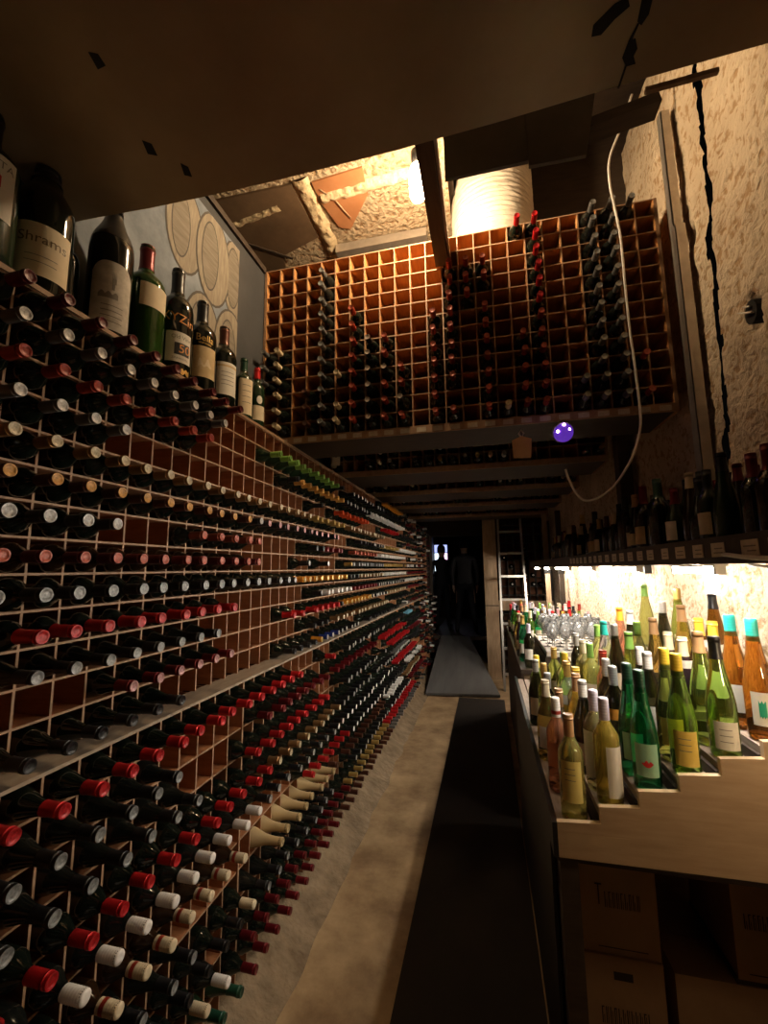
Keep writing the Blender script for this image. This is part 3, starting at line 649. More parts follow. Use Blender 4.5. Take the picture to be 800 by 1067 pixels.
def oval(cu, cv, ru, rv, n=28): return [(cu + ru * math.cos(2 * PI * k / n), cv + rv * math.sin(2 * PI * k / n)) for k in range(n)]
def clipm(pts, u1=1.952, v0=2.445, v1=3.495): return [(min(u, u1), max(v0, min(v1, v))) for u, v in pts]
lay = .0066
for cu, cv, ru, rv in ((1.52, 3.27, .12, .21), (1.93, 3.29, .12, .23), (1.73, 3.27, .13, .24), (1.67, 2.80, .13, .23), (1.90, 2.83, .14, .25)):
    mb = MB(); lay += .0007
    mb.prism(clipm(oval(cu, cv, ru + .010, rv + .012)), lambda u, v, d: mur(u, v, lay - .0066 + .006 + d), .0004); g = mb.build('barrel', LINEP, t)
    mb = MB(); mb.prism(clipm(oval(cu, cv, ru, rv)), lambda u, v, d: mur(u, v, lay - .0066 + .0065 + d), .0004); mb.build('staves', BARREL, g)
    mb = MB(); mb.prism(clipm(oval(cu - .03, cv, ru * .52, rv * .78)), lambda u, v, d: mur(u, v, lay - .0066 + .0069 + d), .0003); mb.build('outline', LINEP, g)
    mb = MB(); mb.prism(clipm(oval(cu - .03, cv, ru * .47, rv * .74)), lambda u, v, d: mur(u, v, lay - .0066 + .0072 + d), .0003); mb.build('barrel_head', BARREL_D, g)
# ------------------------------------------------------------------ loft above the nearest hanging rack
def foam_strip(label, a, b, w, h):
    mb = MB(); a = Vector(a); b = Vector(b); n = max(6, int((b - a).length / .018)); d = (b - a).normalized(); s = d.cross(Vector((0, 0, 1)))
    for i in range(n + 1):
        p = a + (b - a) * i / n
        for k in range(9):
            u = k / 8 * 2 - 1
            q = p + s * (u * w / 2 * (1 + .25 * noise.noise(p * 23 + Vector((0, 0, u))))) - Vector((0, 0, h * math.sqrt(max(0, 1 - u * u)) * (.8 + .55 * noise.noise((p + s * u * .04) * 31))))
            mb.v.append(tuple(q))
    for i in range(n):
        for k in range(8): o = i * 9 + k; mb.f.append((o, o + 9, o + 10, o + 1)); mb.m.append(0); mb.s.append(True)
    o = mb.build('ceiling_foam', FOAM); tag(o, label, 'foam seam', 'sprayed foam seams on the loft ceiling')
foam_strip('lumpy foam seam on the brown loft board by the grey panel', (-1.62, 2.28, 4.0), (-1.19, 2.21, 4.0), .06, .03)
foam_strip('lumpy foam seam along the loft ceiling running to the lit bulb', (-.90, 2.22, 4.0), (-.33, 2.19, 4.0), .075, .035)
foam_strip('wide crusty foam seam running down the loft ceiling to the hanging rack', (-.985, 2.06, 4.0), (-.985, 2.80, 4.0), .10, .03)
t = thing('ceiling_patch', 'dark brown board patch in the loft ceiling above the grey wall panel', 'board', (-1.4, 2.3, 3.985))
mb = MB(); mb.prism([(-2.25, 2.05), (-1.04, 2.08), (-1.04, 2.50), (-1.35, 2.60), (-1.45, 2.85), (-2.25, 2.85)], lambda u, v, d: (u + 1.4, v - 2.3, d), .015); mb.build('board', BROWNBOARD, t)
mb = MB(); mb.bar((-.18, .1, -.004), (.10, .34, -.004), .02, .006); mb.build('batten', DARKWOOD, t)
t = thing('ceiling_patch', 'rust brown board patch in the loft ceiling left of the bulb', 'board', (-.8, 2.3, 3.988))
mb = MB(); mb.prism([(-.92, 2.10), (-.60, 2.08), (-.615, 2.26), (-.80, 2.49), (-.87, 2.46), (-.915, 2.25)], lambda u, v, d: (u + .8, v - 2.3, d), .012); mb.build('board', ORANGE, t)
mb = MB(); mb.tube([(-.09, -.15, -.004), (-.03, -.08, -.006), (.01, .04, -.006), (.03, .10, -.004)], .004, 6); mb.build('wire', POSTWOOD, t)
mb = MB(); mb.box(-.95, -.30, 2.60, 2.68, 3.93, 3.99); o = mb.build('ceiling_strip', STEEL); tag(o, 'grey steel strip along the back of the loft ceiling above the rack', 'steel strip')
# joist, bulb, hanging sheet strip, duct
t = thing('joist', 'dark timber joist dropping past the bulb onto the nearest hanging rack', 'joist', (-.165, 1.7, 3.45)); 
mb = MB(); mb.box(-.045, .025, -.62, .535, -.05, .12); mb.build('timber', mat('joist wood', (0.075, 0.045, 0.026), 0.65, col2=(0.12, 0.075, 0.045), nscale=6, stretch=(6, .6, 6)), t)
mb = MB(); mb.box(.029, .041, -.60, .53, -.03, .03); mb.build('conduit', STEEL, t)
BP = Vector((-.264, 1.95, 3.68))
t = thing('light_bulb', 'long glowing bulb beside the dark joist in the loft', 'light bulb', BP)
mb = MB(); mb.lathe([(.012, -.10), (.034, -.092), (.042, -.06), (.042, .05), (.034, .085), (.022, .10)], 18); mb.build('glass', BULBM, t)
mb = MB(); mb.lathe([(.024, .10), (.026, .13), (.030, .135), (.030, .18), (.012, .19)], 16); mb.build('socket', BLACKM, t)
mb = MB(); mb.tube([(0, 0, .19), (.0, .01, .25), (0, .0, .321)], .006, 6); mb.build('cord', BLACKM, t)
t = thing('hanging_sheet', 'grey sheet strip hanging below the ceiling edge in front of the duct', 'sheet strip', (.12, 1.20, 2.925))
mb = MB(); mb.prism([(-.195, -.02), (.055, -.02), (.055, .155), (-.195, .155)], lambda u, v, d: (u, d, v), .012); mb.build('sheet', GREYB, t)
mb = MB(); mb.prism([(.0555, -.04), (.215, -.045), (.255, .168), (.0555, .158)], lambda u, v, d: (u, d - .002, v), .012); mb.build('sheet', GREYB, t)
t = thing('insulated_duct', 'fat wrapped duct rising behind the nearest hanging rack beside the joist', 'duct', (.135, 2.86 - .26 - .255, 3.59))
mb = MB(); pr = []
for i in range(0, 112): pr.append((.255 + .004 * math.sin(i * 1.9), .004 + i * .0098))
mb.lathe(pr, 40); mb.build('wrap', DUCTM, t)
t.location = (.13, 2.592, 3.592)
# structural bits on the right: steel channel, upright timbers by the wall
t = thing('steel_channel', 'galvanised steel channel running up the rough plaster wall beside the crack', 'steel channel', (.955, 2.125, 2.0))
def chan(x, y, z0, z1, w, d):
    mb = MB()
    mb.box(x - d, x, y - w / 2, y - w / 2 + .004, z0, z1); mb.box(x - d, x, y + w / 2 - .004, y + w / 2, z0, z1); mb.box(x - d, x - d + .004, y - w / 2, y + w / 2, z0, z1)
    return mb
chan(.03, 0, .0, 1.30, .055, .045).build('lower_channel', STEEL, t)
chan(.03, .02, 1.28, 1.95, .045, .040).build('upper_channel', STEEL, t)
t = thing('wall_timber', 'upright dark timber on the plaster wall behind the far end of the cable', 'timber', (.93, 3.15, 1.85))
mb = MB(); mb.box(-.03, .05, -.05, .05, 0, 1.1); mb.build('timber', DARKWOOD, t)
mb = MB(); mb.box(-.036, -.03, -.04, .04, .2, .25); mb.build('bracket', STEEL, t)
t = thing('ceiling_batten', 'splintered timber batten behind the ceiling edge by the plaster wall', 'batten', (.72, 1.12, 3.0))
mb = MB(); mb.bar(at_y(672, 95, 1.06) - Vector((.72, 1.12, 3.0)), at_y(748, 74, 1.06) - Vector((.72, 1.12, 3.0)), .011, .012); mb.build('batten', POSTWOOD, t)
mb = MB(); mb.bar(at_y(600, 142, 1.5) - Vector((.72, 1.12, 3.0)), at_y(684, 110, 1.5) - Vector((.72, 1.12, 3.0)), .07, .04); mb.build('brace', DARKWOOD, t)
# smudged seam on the ceiling sheet
t = thing('ceiling_seam', 'black smudged seam and patches on the ceiling sheet near the plaster wall', 'seam stain', (.5, .9, 2.8445))
def blob(pxs, nm):
    pts = [at_z(px, py, 2.8445) for px, py in pxs]; mb = MB()
    mb.prism([(p.x - .5, p.y - .9) for p in pts], lambda u, v, d: (u, v, -d), .0015); mb.build(nm, SMUDGE, t)
blob([(655, 42), (662, 40), (664, 50), (660, 58), (662, 66), (652, 69), (648, 60)], 'smudge')
blob([(670, -8), (682, -10), (676, 14), (668, 26), (664, 22)], 'smudge')
blob([(640, 4), (654, -4), (656, 6), (640, 20), (626, 36), (616, 38), (618, 26), (630, 14)], 'smudge')
blob([(664, 24), (666, 24), (658, 42), (655, 42)], 'seam_line'); blob([(651, 68), (653, 68), (645, 92), (643, 92)], 'seam_line')
blob([(148, 146), (158, 150), (164, 162), (154, 160)], 'smudge'); blob([(188, 170), (196, 174), (200, 184), (192, 182)], 'smudge')
blob([(92, 54), (102, 56), (110, 68), (102, 72)], 'smudge')
# cable hanging across the right-hand side of the hanging racks
cpts = [(.79, 1.9, 3.62), (.74, 1.98, 3.75)] + [tuple(at_y(px, py, 2.085)) for px, py in [(646, 135), (635, 165), (635, 190), (640, 215), (646, 245), (650, 285), (655, 335), (661, 380), (666, 420), (667, 445), (661, 470), (650, 492), (636, 510), (620, 520), (608, 521), (599, 512), (592, 498), (589, 489)]]
mb = MB()
def smooth(p, n=5):
    P = [Vector(q) for q in p]; out = []
    for i in range(len(P) - 1):
        p0, p1, p2, p3 = P[max(i - 1, 0)], P[i], P[i + 1], P[min(i + 2, len(P) - 1)]
        for k in range(n):
            u = k / n; out.append(.5 * ((2 * p1) + (p2 - p0) * u + (2 * p0 - 5 * p1 + 4 * p2 - p3) * u * u + (3 * p1 - p0 - 3 * p2 + p3) * u ** 3))
    return out + [P[-1]]
cpts = cpts[2:]; top = Vector(cpts[0]); cpts = [tuple(top + Vector((.06, -.02, .16)))] + cpts
mb.tube(smooth(cpts), .0055, 8)
o = mb.build('hanging_cable', CABLE); tag(o, 'white cable hanging in a loop in front of the hanging racks by the wall', 'cable')
# purple glowing ornament and the cardboard tag under the nearest rack
t = thing('hanging_lamp', 'round purple glowing lamp under the right end of nearest hanging rack', 'lamp', tuple(at_y(587, 451, 2.20)))
VIO = mat('violet dome', (0.10, 0.03, 0.35), 0.15, emit=(0.22, 0.06, 0.9), estr=.35); VSP = mat('violet diode', (1, 1, 1), .3, emit=(0.62, 0.35, 1.0), estr=14)
mb = MB(); mb.lathe([(.0005, -.046), (.020, -.043), (.036, -.030), (.045, -.010), (.047, .006)], 24); o = mb.build('dome', VIO, t); o.rotation_euler = (math.radians(-60), 0, math.radians(8))
mb = MB(); mb.lathe([(.050, .004), (.052, .012), (.046, .040), (.020, .048)], 24); o = mb.build('housing', mat('lamp housing', (0.35, 0.32, 0.33), .4), t); o.rotation_euler = (math.radians(-60), 0, math.radians(8))
for (u, v) in ((.004, .020), (-.026, -.012), (.026, -.006)):
    mb = MB(); mb.lathe([(.0005, -.008), (.006, -.005), (.008, 0), (.005, .006)], 10, Matrix.Translation((u - .006, -.037, v + .010))); mb.build('diode', VSP, t)
mb = MB(); mb.tube([(0, .03, .02), (0, .05, .045), (0, .05, .075)], .006, 6); mb.build('stem', BLACKM, t)
tp = at_y(544, 466, 2.222)
t = thing('hanging_tag', 'small brown cardboard tag tied up under the nearest hanging rack', 'tag', tuple(tp))
mb = MB(); mb.prism([(-.046, -.053), (.040, -.057), (.049, .042), (.0, .060), (-.049, .040)], lambda u, v, d: (u, d, v), .012); mb.build('card', mat('tag card', (0.48, 0.29, 0.12), .8, col2=(0.56, 0.36, 0.16), nscale=8), t)
mb = MB(); mb.tube([(0, .006, .052), (-.014, .006, .075), (.0, .018, .098), (.012, .006, .075), (.002, .006, .056)], .0045, 6); mb.build('string_loop', PAPER, t)
tp = at_y(350, 480.5, 3.08)
t = thing('hanging_note', 'square white paper note pinned at the left end of second hanging rack', 'note', tuple(tp))
mb = MB(); mb.box(-.032, .032, 0, .003, -.037, .037); mb.build('sheet', mat('white note', (0.75, 0.66, 0.58), .8), t)
mb = MB(); mb.box(-.004, .004, -.002, 0, .028, .034); mb.build('pin', BLACKM, t)
# ------------------------------------------------------------------ long shelf on the right wall, its tags, bottles and tube lights
SX = .60
t = thing('wall_shelf', 'long dark shelf along the plaster wall with paper price tags on its edge', 'shelf', (SX, .4, 1.70))
mb = MB(); mb.box(.0, .40, 0, 5.8, .0, .025); mb.build('shelf_board', DARKWOOD, t)
mb = MB(); mb.box(-.018, .0, 0, 5.8, -.008, .062); fa = mb.build('fascia', DARKWOOD, t)
for i in range(20):
    y = .62 + i * .118 + random.uniform(-.012, .012)
    mb = MB(); w = random.uniform(.026, .034); mb.box(-.0195, -.018, y - w, y + w, .010, .046); tg = mb.build('price_tag', PAPER, fa)
    mb = MB()
    for k in range(2): mb.box(-.0202, -.0195, y - w * .7, y + w * (.2 + .5 * random.random()), .030 - k * .011, .033 - k * .011)
    mb.build('print_line', GREYP, tg)
for y in (.8, 2.6, 4.4): mb = MB(); mb.box(.36, .40, y - .015, y + .015, -.06, .0); mb.build('bracket', BLACKM, t)
TY = [(1.40, 1.71), (2.06, 2.42), (2.88, 3.28), (3.66, 4.34), (4.75, 5.15), (5.6, 6.1)]
nth = ['nearest', 'second', 'third', 'fourth', 'fifth', 'farthest']
for i, (y0, y1) in enumerate(TY):
    t = thing('tube_light', f'{nth[i]} glowing tube light under the wall shelf, counting from the near end', 'tube light', (.645, y0, 1.6858), 'tube lights under the wall shelf')
    mb = MB(); mb.box(-.017, .017, 0, y1 - y0, .0, .014); mb.build('housing', CABLE, t)
    mb = MB(); mb.tube([(0, .015, -.012), (0, y1 - y0 - .015, -.012)], .0095, 12); mb.build('tube', TUBE, t)
    for yy_ in (.003, y1 - y0 - .018): mb = MB(); mb.box(-.013, .013, yy_, yy_ + .014, -.024, .0); mb.build('end_cap', CABLE, t)
    if i < 4: mb = MB(); mb.box(.03, .045, (y1 - y0) * .4, (y1 - y0) * .4 + .05, -.085, .0); mb.build('hanging_clip', mat('white plastic', (.8, .78, .74), .5), t)
mb = MB(); mb.tube(smooth([(.70, 1.38, 1.69), (.80, 1.32, 1.66), (.90, 1.40, 1.58), (.95, 1.44, 1.50), (.965, 1.34, 1.44), (.97, 1.15, 1.40), (.975, .9, 1.38)]), .0042, 6)
o = mb.build('lamp_cord', CABLE); tag(o, 'thin white wire curling down the lit plaster wall from the nearest visible tube', 'wire')
mb = MB(); mb.tube(smooth([(.60, 1.45, 1.695), (.61, 1.36, 1.705), (.585, 1.25, 1.715), (.575, 1.12, 1.705), (.578, .95, 1.70), (.575, .7, 1.705)]), .006, 6)
o = mb.build('lamp_cord', CABLE); tag(o, 'thick white wire looped along the front edge of the wall shelf', 'wire')
GS = [GLASS_D, GLASS_D, GLASS_BR, GLASS_G]
rnd = random.Random(11)
SB = []
yv = 1.05; i = 0
while yv < 5.45:
    SB.append((.795 + rnd.uniform(-.02, .02), yv)); yv += rnd.uniform(.095, .125)
yv = 1.10
while yv < 5.3:
    SB.append((.918 + rnd.uniform(-.012, .008), yv)); yv += rnd.uniform(.11, .16)
SB.sort(key=lambda p: (p[0] > .86, p[1])); cnt = {0: 0, 1: 0}
LABB = [LABEL_W, LABEL_C, LABEL_T]
for (x, y) in SB:
    rowi = int(x > .86); cnt[rowi] += 1
    k = rnd.random(); big = rnd.random() < .18
    if k < .55: pr = P_bord(.0375, .30); cz = .225
    elif k < .8: pr = P_burg(); cz = .225
    else: pr = P_fl(); cz = .27
    if big: pr = [(r * 1.28, z * 1.2) for r, z in pr]; cz *= 1.2
    gl = rnd.choice(GS); cc = rnd.choice(['black', 'black', 'wine-red', 'dark-green', 'brown', 'cork', 'cream', 'gold', 'dark-red', 'black'])
    t = standing('shelf_bottle', f"{'big ' if big else ''}{cc}-topped dark bottle in {'back' if rowi else 'front'} row on wall shelf, {ordw(cnt[rowi])} from near end", 'bottle', 'bottles standing on the wall shelf', (x, y, 1.7255), pr, gl, cz, cc, n=18)
    rr = max(p[0] for p in pr) + .0006
    if rnd.random() < .45: curved_patch(rr, .07, .07 + rnd.uniform(.05, .09), PI - .9 + .25, PI + .9 + .25, rnd.choice(LABB), 'label', t, n=10, m_=1)
# ------------------------------------------------------------------ stepped display stand
NS = 7; SW = .105; SH = .052; SX0 = .167; SZ0 = .955; YF = 1.42; YE = 3.15
t = thing('display_stand', 'stepped plywood stand on the right holding upright white and rose wine bottles', 'display stand', (SX0, YF, .0))
pts = [(0, .862)]
pts.append((0, SZ0 - .004))
for k in range(NS):
    pts += [(SW * k if k else 0, SZ0 + SH * k), (SW * (k + 1) + .012, SZ0 + SH * k + .008)]
pts = [(0, .862), (0, SZ0)]
for k in range(NS):
    x1 = SW * (k + 1) + .012
    pts += [(x1, SZ0 + SH * k + .008)]
    if k < NS - 1: pts += [(x1, SZ0 + SH * (k + 1))]
pts += [(SW * NS + .012, .868)]
mb = MB(); mb.prism(pts, lambda u, v, d: (u, d, v), .018, 0, 1); fp = mb.build('stepped_panel', [PLY, PLYEDGE], t)
mb = MB(); mb.prism([(.022, .895), (.165, .90), (.165, .912), (.185, .915), (.19, .932), (.022, .93)], lambda u, v, d: (u, -d, v), .0008); mb.build('tape_patch', mat('clear tape', (.47, .34, .22), .25), fp)
for k in range(NS):
    for j, (a, w) in enumerate(((.006, .034), (.046, .030), (.080, .024))):
        mb = MB(); x = SW * k + a + (.010 if k else 0)
        mb.box(x, x + w, .018, YE - YF, SZ0 + SH * k - .040, SZ0 + SH * k - .020); mb.build('tread_slat', TREAD, t)
    mb = MB(); x = SW * k + .010; mb.box(x - .004, x + .004, .02, YE - YF, SZ0 + SH * k - .075, SZ0 + SH * k - .0405); mb.build('riser', DARKWOOD, t)
mb = MB(); mb.prism([(0, .86), (0, SZ0 - .002), (YE - YF, SZ0 - .002), (YE - YF, .86)], lambda u, v, d: (-d, u, v), .014); mb.build('aisle_board', BLACKM, t)
mb = MB(); mb.box(0, SW * NS + .08, .03, YE - YF, .835, .855); mb.build('base_board', DARKWOOD, t)
for (x, y) in ((.005, .03), (.005, 1.62), (.74, .03), (.74, 1.62)):
    mb = MB(); mb.box(x, x + .05, y, y + .07, 0, .835); mb.build('leg', DARKWOOD, t)
mb = MB(); mb.box(-.012, -.002, .10, YE - YF, .0, .86); mb.build('side_sheet', BLACKM, t)
# clear glasses
def glassm(name, col, rough=.02, trans=.92, ior=1.14): return mat(name, col, rough, trans=trans, ior=ior, coat=1.0)
G_YEL = glassm('pale straw wine', (0.97, 0.86, 0.36), trans=.80); G_GOLD = glassm('golden wine', (1.0, 0.76, 0.17), trans=.78); G_LIME = glassm('lime tinted bottle', (0.92, 0.93, 0.28), trans=.80); G_GRN = glassm('bright green bottle', (0.40, 0.66, 0.12)); G_EMER = glassm('emerald bottle', (0.03, 0.45, 0.16))
G_OLIVE = glassm('olive green bottle', (0.52, 0.62, 0.12)); G_ROSE = glassm('rose wine', (0.98, 0.40, 0.22), trans=.80); G_AMB = glassm('amber wine', (0.80, 0.30, 0.04)); G_BRN = glassm('brown glass', (0.30, 0.13, 0.02)); G_CLR = glassm('clear glass', (0.95, 0.97, 0.96), trans=.92); G_SMOKE = glassm('smoky dark bottle', (0.05, 0.045, 0.02)); G_HONEY = glassm('honey wine', (0.88, 0.60, 0.14))
G_PUR = mat('purple black bottle', (0.02, 0.012, 0.016), .12)
DB = 'bottles standing on the stepped display stand'
PROFS = {'bord': (P_bord(.0365, .30), .238), 'slim': (P_bord(.031, .31, .013), .25), 'burg': (P_burg(.040, .30), .238), 'flute': (P_fl(.0375, .335), .272), 'stout': (P_bord(.038, .29), .235)}
LG = mat('mint label', (0.30, 0.55, 0.36), .7, col2=(0.42, 0.62, 0.44), nscale=9); LY = mat('yellow label', (0.78, 0.55, 0.10), .7, col2=(0.84, 0.63, 0.18), nscale=7); LO_ = mat('orange label', (0.80, 0.35, 0.05), .7)
stepcount = {}
def disp(step, y, shape, glass, capcol, label_m, lab, capkind='screw', xo=0, lz=(.05, .13), extra=None, face=-1.75, band=None):
    pr, cz = PROFS[shape]; z = SZ0 + SH * step - .0195
    t = standing('display_bottle', lab, 'bottle', DB, (SX0 + SW * step + .058 + xo, y, z), pr, glass, None, None, n=26)
    inst('capsule', capsule_mesh(pr, cz, capcol, capkind, pr[-1][1], None, band), t)
    r = max(p[0] for p in pr) + .0007
    l = None
    if label_m: l = curved_patch(r, lz[0], lz[1], face - .85, face + .85, label_m, 'label', t)
    if extra == 'green_patch': curved_patch(r + .0005, lz[0] + .02, lz[1] - .022, face - .42, face + .02, mat('green print', (0.02, .36, .22), .6), 'emblem', l, shape=lambda u: (.12 * math.sin(u * 9) ** 2, 1 - .15 * math.sin(u * 7) ** 2))
    if extra == 'bird': curved_patch(r + .0005, lz[0] + .025, lz[0] + .047, face - .4, face + .4, REDP, 'emblem', l, shape=lambda u: (.5 - .45 * math.sin(PI * u), .55 + .4 * math.sin(PI * u) * abs(math.cos(u * 8))))
    if extra == 'lines':
        for k in range(3): curved_patch(r + .0005, lz[1] - .022 - k * .016, lz[1] - .020 - k * .016, face - .5, face + .3, GREYP, 'text_line', l, n=8, m_=1)
    if extra == 'collar':
        curved_patch(at_r(pr, cz - .025) + .004, cz - .045, cz - .012, face - 1.2, face + 1.2, LABEL_W, 'neck_label', t, n=12, m_=1)
    return t
# front bottles of each step, as the photograph shows them
disp(0, 1.485, 'bord', G_LIME, 'cork', mat('straw label', (.80, .66, .20), .7, col2=(.86, .74, .32), nscale=9), 'lime-tinted bottle with bronze capsule, nearest on the lowest step', 'foil', lz=(.06, .175), extra='lines')
disp(0, 1.655, 'bord', G_ROSE, 'white', None, 'pink-orange rose bottle with white red-banded cap on the lowest step', 'screw', xo=-.012, band='brick-red')
disp(0, 1.735, 'slim', G_CLR, 'cork', LABEL_C, 'clear corked bottle just behind the rose on the lowest step', 'foil', xo=.012)
disp(0, 1.90, 'burg', G_HONEY, 'cream', LABEL_W, 'honey-coloured bottle with cream capsule behind the rose', 'foil', xo=-.015)
disp(0, 2.02, 'bord', G_SMOKE, 'steel-grey', LABEL_W, 'dark bottle with grey cap on the lowest step behind honey one', 'screw', xo=.008)
disp(1, 1.490, 'bord', G_GOLD, 'lavender', LABEL_W, 'golden dessert wine with pale lavender cap, nearest on second step', 'screw', face=-1.0, lz=(.03, .17))
disp(1, 1.575, 'bord', G_YEL, 'lavender', LABEL_W, 'pale straw bottle with lavender neck and stopper, behind the golden one', 'screw', face=-2.3, lz=(.04, .18), xo=-.010)
disp(1, 1.70, 'burg', G_SMOKE, 'white', LABEL_W, 'black bottle with large white cap and white label on second step', 'screw', lz=(.03, .10), xo=-.018)
disp(1, 1.80, 'burg', G_HONEY, 'cork', None, 'brown-gold bottle with cork-coloured capsule on the second step', 'foil', xo=-.02)
disp(1, 1.91, 'bord', G_YEL, 'yellow', LY, 'lemon-labelled bottle with pale yellow capsule on the second step', 'foil', xo=.0)
disp(1, 2.02, 'bord', G_CLR, 'gold', LY, 'clear bottle with lemon label and gold capsule on second step', 'foil', xo=-.015)
disp(2, 1.490, 'flute', G_EMER, 'dark-green', LG, 'emerald flute bottle with mint label and red bird, nearest on third step', 'screw', lz=(.045, .135), extra='bird', xo=.0)
disp(2, 1.585, 'flute', G_EMER, 'dark-green', LG, 'emerald flute bottle with dark green cap behind the mint-labelled one', 'screw', xo=-.006)
disp(2, 1.70, 'bord', G_SMOKE, 'steel-grey', LO_, 'dark bottle with silver cap and orange label on the third step', 'screw', lz=(.13, .165), xo=-.02)
disp(2, 1.83, 'bord', G_SMOKE, 'silver', LABEL_W, 'dark bottle with silver cap behind the orange-labelled one', 'screw', xo=-.01)
disp(2, 1.95, 'slim', G_ROSE, 'brick-red', None, 'slim orange-red bottle far back on the third step', 'foil', xo=.01)
disp(3, 1.490, 'flute', G_GRN, 'yellow', LY, 'green flute bottle with yellow cap and yellow label, nearest on fourth step', 'screw', lz=(.03, .125), extra='lines')
disp(3, 1.580, 'flute', G_OLIVE, 'yellow', LY, 'olive flute bottle with yellow cap behind the yellow-labelled one', 'screw')
disp(3, 1.70, 'burg', G_SMOKE, 'white', LABEL_W, 'dark bottle with tall white cap behind the yellow caps', 'screw', xo=-.012)
disp(3, 1.80, 'bord', G_SMOKE, 'white', LABEL_W, 'dark bottle with white cap, fourth back on the fourth step', 'screw', xo=-.004)
disp(3, 1.93, 'flute', G_OLIVE, 'green', LABEL_C, 'olive flute bottle with green capsule, fifth back on the fourth step', 'foil')
disp(4, 1.490, 'flute', G_GRN, 'black', LABEL_W, 'green flute bottle with black cap and white label, nearest on fifth step', 'foil', lz=(.03, .105), extra='lines')
disp(4, 1.590, 'flute', G_GRN, 'cork', None, 'green flute bottle with orange capsule behind the black-capped one', 'foil')
disp(4, 1.71, 'burg', G_PUR, 'cream', None, 'purple-black bottle with cream capsule and white collar on fifth step', 'foil', extra='collar')
disp(4, 1.83, 'burg', G_PUR, 'cream', LABEL_W, 'dark bottle with cream capsule, fourth back on the fifth step', 'foil')
disp(4, 1.97, 'flute', G_HONEY, 'cork', LABEL_W, 'tall honey-brown flute bottle, fifth back on the fifth step', 'foil')
disp(5, 1.500, 'flute', G_AMB, 'teal', LABEL_W, 'amber bottle with teal cap, white label and green emblem, nearest on sixth step', 'screw', lz=(.045, .135), extra='green_patch')
disp(5, 1.600, 'flute', G_AMB, 'teal', LABEL_W, 'amber bottle with teal cap standing behind its twin on sixth step', 'screw', xo=-.008)
disp(5, 1.73, 'burg', G_BRN, 'yellow', LABEL_W, 'brown bottle with yellow capsule and white collar on the sixth step', 'foil', extra='collar')
disp(5, 1.83, 'burg', G_BRN, 'yellow', LABEL_W, 'second brown bottle with yellow capsule and white collar, farther back', 'foil', extra='collar')
disp(5, 1.97, 'flute', G_HONEY, 'cork', None, 'slender honey-coloured bottle with cork capsule on the sixth step', 'foil')
disp(6, 1.95, 'flute', G_BRN, 'black', LABEL_W, 'brown flute bottle with black capsule against the lit plaster wall', 'foil')
# rows farther back
rnd = random.Random(21)
PAL = [(G_HONEY, 'cork', 'honey'), (G_SMOKE, 'white', 'dark'), (G_OLIVE, 'gold', 'olive'), (G_BRN, 'cork', 'brown'), (G_YEL, 'cream', 'straw'), (G_SMOKE, 'silver', 'dark'), (G_ROSE, 'orange', 'rose'), (G_GRN, 'yellow', 'green'), (G_CLR, 'teal', 'clear'), (G_PUR, 'gold', 'black'), (G_LIME, 'green', 'lime')]
for k in range(NS):
    for j, y in enumerate((2.16, 2.29, 2.42, 2.56, 2.70, 2.86, 3.02)):
        if k < 5 and y > 2.45: continue
        if k >= 5 and rnd.random() < .62: continue
        if rnd.random() < .12: continue
        g, c, w = PAL[(k * 5 + j * 3 + rnd.randrange(3)) % len(PAL)]
        sh = rnd.choice(['flute', 'burg', 'bord', 'flute'] if k > 2 else ['bord', 'burg', 'stout', 'slim'])
        disp(k, y + rnd.uniform(-.02, .02), sh, g, c, rnd.choice([LABEL_W, LABEL_C, LY, None]), f"{w} bottle with {c} capsule on {ordw(k + 1)} step up, {ordw(j + 6)} back from the panel", 'foil' if rnd.random() < .6 else 'screw', xo=rnd.uniform(-.012, .012), face=-1.75)
# ------------------------------------------------------------------ tray of wine glasses behind the stand, and the far counter with more bottles
t = thing('glass_tray', 'pale tray on the far counter carrying clusters of wine glasses', 'tray', (.62, 3.62, 1.075))
mb = MB(); mb.box(-.24, .27, -.40, .46, 0, .012); mb.build('tray_base', mat('tray', (.62, .56, .48), .5), t)
for (x0, x1, y0, y1) in ((-.24, .27, -.40, -.39), (-.24, .27, .45, .46), (-.24, -.23, -.39, .45), (.26, .27, -.39, .45)):
    mb = MB(); mb.box(x0, x1, y0, y1, .012, .03); mb.build('rim', mat('tray', (.62, .56, .48), .5), t)
GLS = glassm('wine glass crystal', (0.97, 0.97, 0.97), 0.02, trans=.86, ior=1.2)
mbg = MB(); mbg.lathe([(.033, 0), (.033, .0015), (.006, .005), (.0035, .012), (.0035, .085), (.008, .092), (.026, .104), (.037, .128), (.038, .15), (.030, .205), (.0288, .205), (.0366, .15), (.0356, .128), (.025, .1055), (.004, .096)], 22, cap1=True)
gme = mbg.mesh('wine_glass', [GLS])
k = 0
for j in range(6):
    for i in range(5):
        k += 1
        o = inst('wine_glass', gme); o.location = (.62 - .19 + i * .088 + (.03 if j % 2 else 0), 3.62 - .33 + j * .135, 1.075 + .0122)
        tag(o, f'clear wine glass on the pale tray, {ordw(j + 1)} row back, {ordw(i + 1)} from the aisle', 'wine glass', 'wine glasses on the tray')
t = thing('counter', 'dark far counter along the right wall carrying glasses and bottles', 'counter', (.20, 3.2, 0))
mb = MB(); mb.box(0, .78, 0, 2.3, .955, .985); mb.build('worktop', DARKWOOD, t)
mb = MB(); mb.box(0, .02, .02, 2.3, .0, .955); mb.build('front_panel', DARKWOOD, t)
mb = MB(); mb.box(.02, .78, .02, .04, .0, .955); mb.build('end_panel', POSTWOOD, t)
rnd = random.Random(31); cn = 0
spots = []
